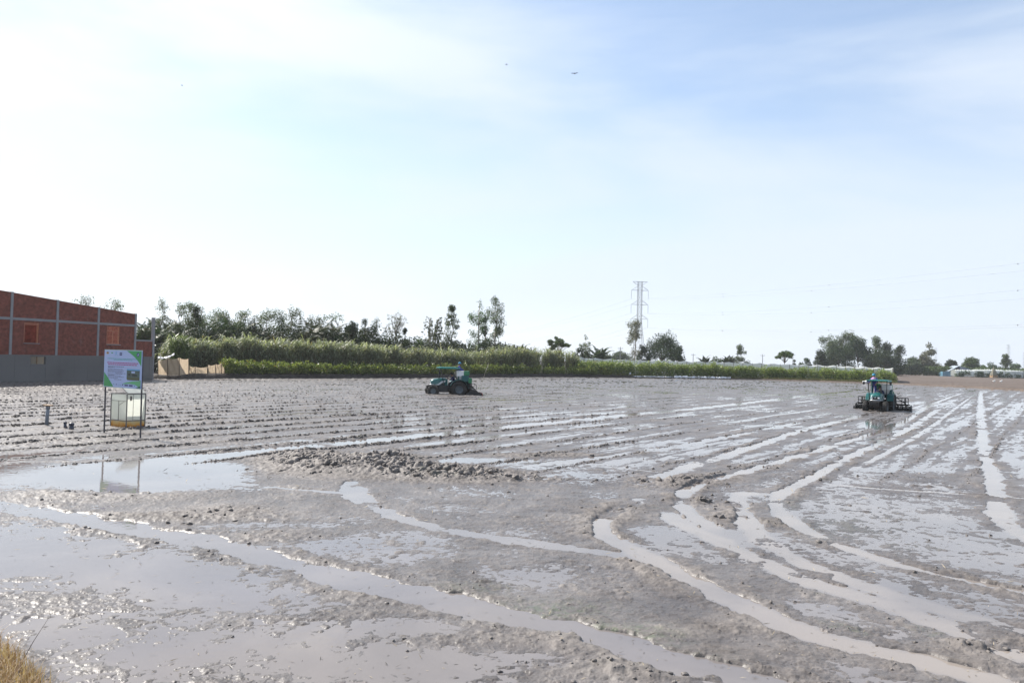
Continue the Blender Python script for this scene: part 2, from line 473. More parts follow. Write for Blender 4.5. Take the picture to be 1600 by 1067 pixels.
Z += grain * (0.7 + 1.1 * drift + 2 * clod)
Z += -0.004 * sstep(560, 300, PX) * sstep(180, 240, Qv)
crk = 1 - np.abs(gnoise(X * 7.5 + warp, Y * 7.5, 81)) * 2
Z += 0.0025 * np.clip(crk, 0, 1) ** 2 * (0.2 + drift)
pep = np.clip(gnoise(X * 3.3, Y * 3.3, 91) - 0.52, 0, 1)          # odd lumps standing up out of the slurry
Z += 0.10 * pep * (0.15 + drift)
near = sstep(480, 600, Qv) * sstep(140, 60, PX)
# the dry bank at the photographer's feet (lower left)
bank = sstep(100, 20, PX - 0.5 * (PY - 1067)) * sstep(985, 1075, PY) * (Y > 2)
Z += 0.12 * bank
# beyond the field's edge the land takes over
EDGE_PX = [(-420,601),(-200,597),(0,595),(100,593.5),(240,592),(300,591),(520,591),(700,590),(820,588.8),(900,589),(980,590),(1080,591.5),(1180,593.2),(1280,596),(1390,600),(1480,604),(1600,610.5),(1750,618),(1950,630)]
EDGE = [gp(px, py) for px, py in EDGE_PX]
eu = np.array([p.x / p.y for p in EDGE]); eY = np.array([p.y for p in EDGE])
lim = np.interp(X / Y, eu, eY)
over = sstep(-1.5, 1.0, Y - lim)
Z = Z * (1 - over) - 0.25 * over
algae = np.zeros_like(X)
for (bx, by, rx, ry, a) in ((860,955,90,16,.9),(960,985,70,12,1.0),(1010,1000,60,14,.8),(740,920,60,12,.5),(1330,820,90,22,.5),(1480,850,90,14,.5),(1250,790,50,12,.35),(1060,1035,70,12,.5)):
    algae = np.maximum(algae, a * np.exp(-((PX - bx) / rx) ** 2 - ((PY - by) / ry) ** 2))
V = np.stack([X, Y, Z], 1)
ii = (np.arange(nR - 1)[:, None] * nC + np.arange(nC - 1)[None, :]).ravel()
Fq = np.stack([ii, ii + 1, ii + nC + 1, ii + nC], 1)
keepq = (Y - lim)[Fq].min(1) < 6
me = mesh_np('mud_field', V, Fq[keepq], True)
at_ = me.attributes.new('algae', 'FLOAT', 'POINT'); at_.data.foreach_set('value', algae.astype(np.float32))

mt, nt, out = mat_new('wet_mud')
p = N(nt, 'ShaderNodeBsdfPrincipled'); L(nt, p.outputs[0], out.inputs[0])
geo = N(nt, 'ShaderNodeNewGeometry')
sep = N(nt, 'ShaderNodeSeparateXYZ'); L(nt, geo.outputs['Position'], sep.inputs[0])
n1 = noise(nt, 0.75, 8, 0.68, geo.outputs['Position'], .6)
n2 = noise(nt, 5.0, 8, 0.72, geo.outputs['Position'])
c1 = ramp(nt, n1.outputs[0], [(0.32, (0.094, 0.081, 0.073)), (0.5, (0.146, 0.129, 0.118)), (0.7, (0.215, 0.194, 0.178))]).outputs[0]
c2 = ramp(nt, n2.outputs[0], [(0.3, 0.66), (0.7, 1.18)]).outputs[0]
c = mixc(nt, 1.0, c1, c2, 'MULTIPLY')
# a green film of algae in places
n4 = noise(nt, 0.33, 5, 0.7, geo.outputs['Position'])
n5 = noise(nt, 9.0, 4, 0.7, geo.outputs['Position'])
alg = math_(nt, 'MULTIPLY', ramp(nt, n4.outputs[0], [(0.62, 0.0), (0.72, 0.55)]).outputs[0], ramp(nt, n5.outputs[0], [(0.45, 0.0), (0.6, 1.0)]).outputs[0])
aa = N(nt, 'ShaderNodeAttribute', attribute_name='algae')
alg2 = math_(nt, 'MULTIPLY', aa.outputs['Fac'], ramp(nt, n5.outputs[0], [(0.44, 0.0), (0.62, 0.6)]).outputs[0], True)
c = mixc(nt, math_(nt, 'MAXIMUM', alg, alg2), c, (0.095, 0.125, 0.065))
# damp just above the water line: darker and shinier
mr = N(nt, 'ShaderNodeMapRange'); mr.inputs['From Min'].default_value = 0.0; mr.inputs['From Max'].default_value = 0.04
L(nt, sep.outputs['Z'], mr.inputs['Value'])
c = mixc(nt, mr.outputs[0], mixc(nt, 1.0, c, (0.80, 0.80, 0.82), 'MULTIPLY'), c)
L(nt, c, p.inputs['Base Color'])
rb = math_(nt, 'ADD', math_(nt, 'MULTIPLY', mr.outputs[0], 0.32), math_(nt, 'MULTIPLY', n2.outputs[0], 0.50))
L(nt, math_(nt, 'ADD', rb, 0.10, True), p.inputs['Roughness'])
p.inputs['IOR'].default_value = 1.38
b = N(nt, 'ShaderNodeBump'); b.inputs['Strength'].default_value = 0.55; b.inputs['Distance'].default_value = 0.016
n3 = noise(nt, 26.0, 5, 0.62, geo.outputs['Position'])
L(nt, n3.outputs[0], b.inputs['Height']); L(nt, b.outputs[0], p.inputs['Normal'])
MUD = mt
tag(link('mud_field', me, mt), kind='structure')

# one level sheet of standing water under the mud's high spots
rs_ = np.arange(0, nR, 3); cs_ = np.arange(0, nC, 3)
gi = (rs_[:, None] * nC + cs_[None, :]).ravel()
Xw, Yw, Sw = X[gi], Y[gi], silt[gi]; lw = lim[gi] + .8
over_ = Yw > lw
Xw = np.where(over_, Xw * lw / Yw, Xw); Yw2 = np.where(over_, lw, Yw)
nr_, nc_ = len(rs_), len(cs_)
ii = (np.arange(nr_ - 1)[:, None] * nc_ + np.arange(nc_ - 1)[None, :]).ravel()
Fw = np.stack([ii, ii + 1, ii + nc_ + 1, ii + nc_], 1); Fw = Fw[~over_[Fw].all(1)]
Vw = np.stack([Xw, Yw2, np.zeros_like(Xw)], 1)
wme = mesh_np('water', Vw, Fw, True)
at_ = wme.attributes.new('silt', 'FLOAT', 'POINT'); at_.data.foreach_set('value', Sw.astype(np.float32))
mt, nt, out = mat_new('muddy_water')
p = N(nt, 'ShaderNodeBsdfPrincipled'); L(nt, p.outputs[0], out.inputs[0])
geo = N(nt, 'ShaderNodeNewGeometry')
n1 = noise(nt, 0.35, 5, 0.6, geo.outputs['Position'], 0.6)
c = ramp(nt, n1.outputs[0], [(0.35, (0.145, 0.130, 0.125)), (0.55, (0.175, 0.156, 0.148)), (0.72, (0.215, 0.19, 0.172))]).outputs[0]
at2 = N(nt, 'ShaderNodeAttribute', attribute_name='silt'); c = mixc(nt, math_(nt, 'MULTIPLY', at2.outputs['Fac'], ramp(nt, n1.outputs[0], [(.35, .35), (.62, 1.0)]).outputs[0], True), c, (.250, .216, .188))
L(nt, c, p.inputs['Base Color'])
p.inputs['Roughness'].default_value = 0.03; p.inputs['IOR'].default_value = 1.33
b = N(nt, 'ShaderNodeBump'); b.inputs['Strength'].default_value = 0.14; b.inputs['Distance'].default_value = 0.01
n3 = noise(nt, 5.0, 3, 0.5, geo.outputs['Position'])
L(nt, n3.outputs[0], b.inputs['Height']); L(nt, b.outputs[0], p.inputs['Normal'])
tag(link('water', wme, mt), kind='structure')

# land beyond the field: a low bank on the left, brown ploughed soil on the right
lpx = np.concatenate([np.linspace(-420, -60, 30, endpoint=False), np.linspace(-60, 1700, 880, endpoint=False), np.linspace(1700, 1950, 30)])
epx = np.array([a for a, _ in EDGE_PX]); epy = np.array([b for _, b in EDGE_PX])
lpy = np.interp(lpx, epx, epy)
base = [gp(a, b) for a, b in zip(lpx, lpy)]
bh = 1.08 * np.interp(lpx, [-420, 200, 345, 900, 975, 1010, 1180, 1400, 1420, 1950], [.15, .2, .46, .46, .40, .16, .18, .20, .26, .26])
offs = [-0.6, -0.1, 0.1, 0.3, 0.55, 0.9, 1.4, 2.0, 2.8, 3.6, 5, 8, 12, 18, 26, 36, 50, 70, 95, 130, 170, 230, 320, 450, 620, 900, 1400]
prof = [-0.45, -0.12, 0.35, 0.72, 0.93, 1.0, 1.0, .97, .94, .92] + [.9] * 17
profr = [-0.9, -0.3, 0.3, 0.8, 1.0, 0.9, 0.6, .4, .3, .25] + [.2] * 17
bx_ = np.array([q.x for q in base]); by_ = np.array([q.y for q in base])
rightf = np.clip((lpx - 1395) / 20, 0, 1)
VL = []
for o, pa, pb in zip(offs, prof, profr):
    yy = by_ + o; xx = bx_ * yy / by_
    zz = bh * (pa * (1 - rightf) + pb * rightf)
    if 0 < o < 60:
        zz = zz + (0.045 * fbm(xx * 1.1, yy * 1.1, 71, 3, .6) + 0.04 * np.clip(gnoise(xx * 2.7, yy * 2.7, 72), 0, 1)) * (1.3 if o < 4 else .7)
    VL.append(np.stack([xx, yy, zz], 1))
nl = len(lpx); VL = np.concatenate(VL)
ii = (np.arange(len(offs) - 1)[:, None] * nl + np.arange(nl - 1)[None, :]).ravel()
FL = np.stack([ii, ii + 1, ii + nl + 1, ii + nl], 1)
mt, nt, out = mat_new('ploughed_soil')
p = N(nt, 'ShaderNodeBsdfPrincipled'); L(nt, p.outputs[0], out.inputs[0])
geo = N(nt, 'ShaderNodeNewGeometry')
mp = N(nt, 'ShaderNodeMapping'); mp.inputs['Scale'].default_value = (0.05, 0.35, 1); mp.inputs['Rotation'].default_value = (0, 0, 0.12)
L(nt, geo.outputs['Position'], mp.inputs[0])
n1 = noise(nt, 0.5, 6, 0.65, mp.outputs[0]); n2 = noise(nt, 2.2, 6, 0.7, geo.outputs['Position'])
c1 = ramp(nt, n1.outputs[0], [(0.35, (0.085, 0.063, 0.05)), (0.5, (0.125, 0.096, 0.078)), (0.68, (0.165, 0.132, 0.108))]).outputs[0]
c = mixc(nt, 1.0, c1, ramp(nt, n2.outputs[0], [(0.3, 0.6), (0.7, 1.15)]).outputs[0], 'MULTIPLY')
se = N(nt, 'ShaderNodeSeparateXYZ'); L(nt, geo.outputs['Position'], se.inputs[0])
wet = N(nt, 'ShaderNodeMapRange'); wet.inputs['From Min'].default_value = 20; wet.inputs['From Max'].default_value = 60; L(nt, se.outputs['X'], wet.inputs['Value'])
c = mixc(nt, wet.outputs[0], mixc(nt, 1.0, c, (.42, .44, .48), 'MULTIPLY'), c)      # soil colour multiplied darker towards the left
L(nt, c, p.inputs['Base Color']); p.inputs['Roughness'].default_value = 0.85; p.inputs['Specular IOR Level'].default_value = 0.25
b = N(nt, 'ShaderNodeBump'); b.inputs['Strength'].default_value = 0.8; b.inputs['Distance'].default_value = 0.12
L(nt, n2.outputs[0], b.inputs['Height']); L(nt, b.outputs[0], p.inputs['Normal'])
SOIL = mt
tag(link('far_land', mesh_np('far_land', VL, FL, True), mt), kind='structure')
# the ground under everything, out to the horizon
mt = simple('earth', (0.09, 0.085, 0.05), 0.9, 0.3, 0.02)
gb = bmesh.new(); bmesh.ops.create_grid(gb, x_segments=40, y_segments=40, size=2400)
gm = bpy.data.meshes.new('ground'); gb.to_mesh(gm); gb.free()
tag(link('ground', gm, mt, loc=(0, 0, -0.55)), kind='structure')

def land_z(px, off=5):
    return float(np.interp(px, lpx, bh)) * .9

def edge(px):
    """depth of the field's far edge on the photo's column px"""
    return gp(px, float(np.interp(px, epx, epy)))
# ------------------------------------------------------------------ plants
def unit(a): return a / np.maximum(1e-6, np.linalg.norm(a, axis=-1, keepdims=True))

def rand_dirs(n, rng): return unit(rng.normal(size=(n, 3)))

def leaf_quads(C, D, Wd, Ln, Wn):
    """rhombic leaves: foot C, direction D, width direction Wd"""
    Ln = np.asarray(Ln)[:, None]; Wn = np.asarray(Wn)[:, None]
    a = C; b = C + D * Ln * .45 + Wd * Wn * .5; c = C + D * Ln; d = C + D * Ln * .45 - Wd * Wn * .5
    V = np.stack([a, b, c, d], 1).reshape(-1, 3)
    return V, np.arange(len(V)).reshape(-1, 4)

def clump_leaves(cl, n, size, rng, droop=0.0, shell=0.55, flat=1.0):
    """cl: list of (centre, radius); n leaves shared out by volume"""
    cen = np.array([c for c, _ in cl]); rad = np.array([r for _, r in cl])
    wgt = rad ** 2.2; idx = rng.choice(len(cl), n, p=wgt / wgt.sum())
    d = rand_dirs(n, rng)
    rr = rad[idx] * (rng.random(n) ** shell)
    P = cen[idx] + d * rr[:, None] * np.array([1, 1, flat])
    D = unit(d * .7 + rng.normal(size=(n, 3)) * .8 + np.array([0, 0, -droop]))
    Wd = unit(np.cross(D, rand_dirs(n, rng)))
    s = size * rng.uniform(.6, 1.35, n)
    return leaf_quads(P, D, Wd, s, s * rng.uniform(.38, .6, n))

def branches(trunk_pts, r0, r1, limbs, name, mat, parent):
    mb = MB()
    n = len(trunk_pts)
    mb.path(trunk_pts, [r0 + (r1 - r0) * i / (n - 1) for i in range(n)], 7)
    for pts, a, b in limbs:
        mb.path(pts, [a + (b - a) * i / (len(pts) - 1) for i in range(len(pts))], 5)
    return mb.build(name, mat, parent, True)

BARK_PALE = simple('pale_bark', (0.34, 0.31, 0.27), 0.9, 0.35, 3, dirt=(0.12, 0.10, 0.08), dirt_amt=.6)
BARK_DARK = simple('dark_bark', (0.13, 0.105, 0.08), 0.9, 0.35, 3)
LEAF = {
 'grey': leaf_mat('grey_green_leaves', (0.050, 0.072, 0.040), (0.13, 0.160, 0.092), .55, .4, .3),
 'dark': leaf_mat('dark_leaves', (0.018, 0.035, 0.017), (0.058, 0.085, 0.036), .65, .25, .2),
 'mid': leaf_mat('mid_green_leaves', (0.045, 0.078, 0.030), (0.110, 0.160, 0.062), .6, .35, .25),
 'palm': leaf_mat('palm_leaflets', (0.022, 0.040, 0.017), (0.080, 0.105, 0.046), .45, .25, .4, dead=(.13, .10, .05), dead_at=.95),
 'dry': leaf_mat('brownish_leaves', (0.105, 0.110, 0.075), (0.20, 0.20, 0.15), .6, .3, .3),
 'far': leaf_mat('far_leaves', (0.060, 0.088, 0.050), (0.115, 0.15, 0.085), .6, .3, .4),
}

def limb_pts(a, b, rng, sag=0.0, n=4):
    a = np.array(a); b = np.array(b); out = []
    ln = np.linalg.norm(b - a)
    for i in range(n + 1):
        t = i / n
        p = a + (b - a) * t + np.array([0, 0, math.sin(t * PI) * ln * .10 - sag * t * t])
        if 0 < i < n: p = p + rng.normal(size=3) * ln * .05
        out.append(tuple(p))
    return out

def make_tree(kind, name, H, Wd, leafsize, loc, label, group, seed, dens=1.0, leaf=None):
    rng = np.random.default_rng(seed)
    root = empty(name, loc, rng.random() * 6.28, label, 'palm tree' if kind == 'palm' else 'tree', group)
    if kind == 'palm':
        th = H * .42
        lean = rng.normal(size=2) * .06 * th
        tp = [(lean[0] * t * t, lean[1] * t * t, th * t) for t in np.linspace(0, 1, 7)]
        mb = MB(); mb.path(tp, [.19 - .06 * i / 6 for i in range(7)], 8)
        mb.build('trunk', BARK_PALE, root, True)
        top = np.array(tp[-1]); Vs, Fs, k0 = [], [], 0
        stem = MB()
        nf = int(rng.integers(17, 23))
        for f in range(nf):
            az = f * 2.399 + rng.normal() * .2; el0 = R(86) - (f / nf) ** 1.2 * R(85) + rng.normal() * .1
            Lf = (H - th) * rng.uniform(1.0, 1.2)
            p = top.copy(); el = el0; pts = [tuple(p)]; ns = 9
            hd = np.array([math.cos(az), math.sin(az), 0])
            for s_ in range(ns):
                st = Lf / ns
                dr = hd * math.cos(el) + np.array([0, 0, math.sin(el)])
                q = p + dr * st
                side = unit(np.cross(dr, [0, 0, 1.0]) + 1e-6)
                m_ = 10
                tt = np.linspace(0, 1, m_, endpoint=False)
                frac = (s_ + tt) / ns
                ll = np.clip(np.sin(np.clip(frac * 1.05 + .08, 0, 1) * PI), .15, 1) * Lf * .22
                for sg in (-1, 1):
                    C = p + dr * st * tt[:, None]
                    D = unit(side * sg + dr * .55 + np.array([0, 0, -.55]) + rng.normal(size=(m_, 3)) * .12)
                    Wq = unit(np.cross(D, np.cross(side, dr) + rng.normal(size=(m_, 3)) * .3))
                    v, fq = leaf_quads(C, D, Wq, ll, np.full(m_, max(.09, leafsize * .5)))
                    Vs.append(v); Fs.append(fq + k0); k0 += len(v)
                p = q; el -= R(3.5) + R(2.2) * s_ * .7; pts.append(tuple(p))
            stem.path(pts, [.035 - .003 * i for i in range(len(pts))], 4)
        cr = link('crown', mesh_np('crown', np.concatenate(Vs), np.concatenate(Fs)), LEAF['palm'], root)
        stem.build('frond_stalks', BARK_DARK, cr)
        return root
    cl, limbs = [], []
    if kind == 'airy':          # eucalyptus-like: several upright limbs, loose tufts with sky between
        tp = [(rng.normal() * .02 * H * t, rng.normal() * .02 * H * t, H * .95 * t) for t in np.linspace(0, 1, 7)]
        r0 = .012 * H + .05
        nl = int(11 + 4 * dens)
        for i in range(nl):
            t = rng.uniform(.25, .92); a = np.array(tp[int(t * 6)]); az = rng.random() * 6.28
            b = a + np.array([math.cos(az), math.sin(az), 0]) * Wd * .5 * rng.uniform(.35, 1) * (1.15 - .5 * abs(t - .55)) + np.array([0, 0, H * rng.uniform(.04, .18)])
            b[2] = min(b[2], H * .97)
            limbs.append((limb_pts(a, b, rng), r0 * .35, .02))
            for k in range(3):
                q = a + (b - a) * rng.uniform(.55, 1.08) + rng.normal(size=3) * Wd * .07
                cl.append((q, Wd * rng.uniform(.10, .21)))
        cl.append((np.array([0, 0, H * .96]), Wd * .12)); cl.append((np.array([Wd * .08, 0, H * .9]), Wd * .13))
        n = int(2600 * dens); V, Fq = clump_leaves(cl, n, leafsize, rng, .5, .5); lm = leaf or 'grey'; bark = BARK_PALE
    elif kind == 'broad':       # dense domed crown of many lobes
        th = H * .3
        tp = [(0, 0, 0), (.03 * H, 0, th * .5), (.02 * H, .02 * H, th), (0, .03 * H, H * .55)]
        r0 = .022 * H + .05
        for i in range(int(22 * dens) + 6):
            az = rng.random() * 6.28; el = rng.uniform(-.15, 1.45)
            rad = rng.uniform(.55, 1.0)
            q = np.array([math.cos(az) * math.cos(el) * Wd * .42 * rad, math.sin(az) * math.cos(el) * Wd * .42 * rad, H * .45 + math.sin(el) * H * .47 * rad])
            cl.append((q, Wd * rng.uniform(.11, .20)))
            if i % 2 == 0: limbs.append((limb_pts(tp[2], q, rng), r0 * .4, .03))
        n = int(5200 * dens); V, Fq = clump_leaves(cl, n, leafsize, rng, .15, .4); lm = leaf or 'mid'; bark = BARK_DARK
    elif kind == 'column':      # narrow, climber-clad column
        tp = [(rng.normal() * .01 * H, rng.normal() * .01 * H, H * .95 * t) for t in np.linspace(0, 1, 6)]
        r0 = .015 * H + .04
        for i in range(int(20 * dens) + 8):
            t = rng.uniform(.06, .97); az = rng.random() * 6.28
            w_ = Wd * .46 * (1.0 - .75 * max(0, t - .35) / .65) * rng.uniform(.3, 1)
            q = np.array([math.cos(az) * w_, math.sin(az) * w_, H * t])
            cl.append((q, Wd * rng.uniform(.16, .30) * (1.15 - .6 * t)))
        for i in range(6):
            a = np.array(tp[int(rng.integers(1, 5))]); q = cl[int(rng.integers(len(cl)))][0]
            limbs.append((limb_pts(a, q, rng), r0 * .3, .02))
        n = int(4200 * dens); V, Fq = clump_leaves(cl, n, leafsize, rng, .3, .5); lm = leaf or 'dark'; bark = BARK_DARK
    elif kind == 'topped':      # bare stem below, thick hanging top
        tp = [(rng.normal() * .012 * H, rng.normal() * .01 * H, H * .95 * t) for t in np.linspace(0, 1, 7)]
        r0 = .012 * H + .05
        for i in range(60):
            t = rng.uniform(.40, .98); az = rng.random() * 6.28
            w_ = Wd * .40 * math.sin(min(1, (1.02 - t) * 3) * PI / 2) * rng.uniform(.2, 1)
            cl.append((np.array([math.cos(az) * w_, math.sin(az) * w_, H * t]), Wd * rng.uniform(.1, .2)))
        for i in range(12):
            t = rng.uniform(.15, .5); az = rng.random() * 6.28
            b = np.array([math.cos(az), math.sin(az), 0]) * Wd * .38 + np.array([0, 0, H * t - .6]); a = np.array([0, 0, H * t + .6])
            limbs.append((limb_pts(a, b, rng, .3), .03, .012)); cl.append((b, Wd * .08))
        n = int(2800 * dens); V, Fq = clump_leaves(cl, n, leafsize, rng, 1.0, .5); lm = leaf or 'mid'; bark = BARK_DARK
    elif kind == 'weeping':     # thin crown of hanging twigs
        tp = [(.05 * H * math.sin(t * 3), .02 * H * t, H * .9 * t) for t in np.linspace(0, 1, 7)]
        r0 = .011 * H + .05
        for i in range(26):
            t = rng.uniform(.38, 1); j_ = min(5, int(t * 6)); a = np.array(tp[j_]) + (np.array(tp[j_ + 1]) - np.array(tp[j_])) * (t * 6 - j_); az = rng.random() * 6.28
            o = np.array([math.cos(az), math.sin(az), 0]) * Wd * rng.uniform(.1, .5) * (1.25 - .75 * t)
            b = a + o + np.array([0, 0, H * rng.uniform(.0, .13)]); c = b + o * .4 - np.array([0, 0, H * rng.uniform(.08, .28)])
            limbs.append(([tuple(a), tuple((a + b) / 2 + [0, 0, H * .03]), tuple(b), tuple((b + c) / 2), tuple(c)], .045, .012))
            for k in range(5): cl.append((b + (c - b) * (k / 4) + rng.normal(size=3) * Wd * .03, Wd * rng.uniform(.03, .075)))
        n = int(1700 * dens); V, Fq = clump_leaves(cl, n, leafsize, rng, 1.4, .6); lm = leaf or 'dry'; bark = BARK_PALE
    elif kind == 'bare':        # twiggy, almost leafless round head
        tp = [(0, 0, H * t) for t in (0, .2, .4, .5, .6)]
        r0 = .014 * H + .04
        for i in range(20):
            az = i * 2.4; el = rng.uniform(.1, 1.4); a = np.array(tp[int(rng.integers(2, 5))])
            b = np.array([0, 0, H * .62]) + np.array([math.cos(az) * math.cos(el) * Wd * .48, math.sin(az) * math.cos(el) * Wd * .48, math.sin(el) * H * .36])
            limbs.append((limb_pts(a, b, rng), .06, .018))
            for k in range(5):
                q = a + (b - a) * rng.uniform(.4, .9); e = q + unit(rng.normal(size=3) + (b - a) / np.linalg.norm(b - a)) * Wd * .17
                limbs.append(([tuple(q), tuple((q + e) / 2), tuple(e)], .022, .008)); cl.append((e, Wd * .05))
        n = int(800 * dens); V, Fq = clump_leaves(cl, n, leafsize * .8, rng, .2, .7); lm = leaf or 'dry'; bark = BARK_PALE
    elif kind == 'flat':        # flat-topped, umbrella like, limbs in view
        tp = [(0, 0, 0), (.04 * H, 0, H * .25), (0, 0, H * .45), (.03 * H, 0, H * .6)]
        r0 = .02 * H + .05
        for i in range(16):
            az = i * 2.4; rr_ = Wd * .45 * math.sqrt((i + .5) / 16)
            q = np.array([math.cos(az) * rr_, math.sin(az) * rr_, H * (.93 - .35 * (rr_ / Wd) ** 1.2 - rng.random() * .18)])
            cl.append((q, Wd * rng.uniform(.08, .13))); limbs.append((limb_pts(tp[2], q, rng), r0 * .4, .02))
        n = int(2400 * dens); V, Fq = clump_leaves(cl, n, leafsize, rng, .1, .5, .6); lm = leaf or 'mid'; bark = BARK_DARK
    else:                       # 'bush'
        tp = [(0, 0, 0), (0, 0, H * .35), (.02, .02, H * .6)]
        r0 = .05
        for i in range(18):
            az = rng.random() * 6.28; rr_ = Wd * .4 * rng.random() ** .5
            q = np.array([math.cos(az) * rr_, math.sin(az) * rr_, H * rng.uniform(.2, .85) * (1.1 - .5 * rr_ / (Wd * .4 + .01))])
            cl.append((q, min(Wd, H) * rng.uniform(.13, .22)))
            if i % 3 == 0: limbs.append((limb_pts(tp[0], q, rng), .04, .015))
        n = int(3200 * dens); V, Fq = clump_leaves(cl, n, leafsize, rng, .1, .45); lm = leaf or 'dark'; bark = BARK_DARK
    branches(tp, r0, max(.015, r0 * .25), limbs, 'trunk', bark, root)
    link('crown', mesh_np('crown', V, Fq), LEAF[lm], root)
    return root

GL = 'trees behind the tall cane'
GM = 'trees around the power pylon'
GR = 'trees at the far end of the brown field'
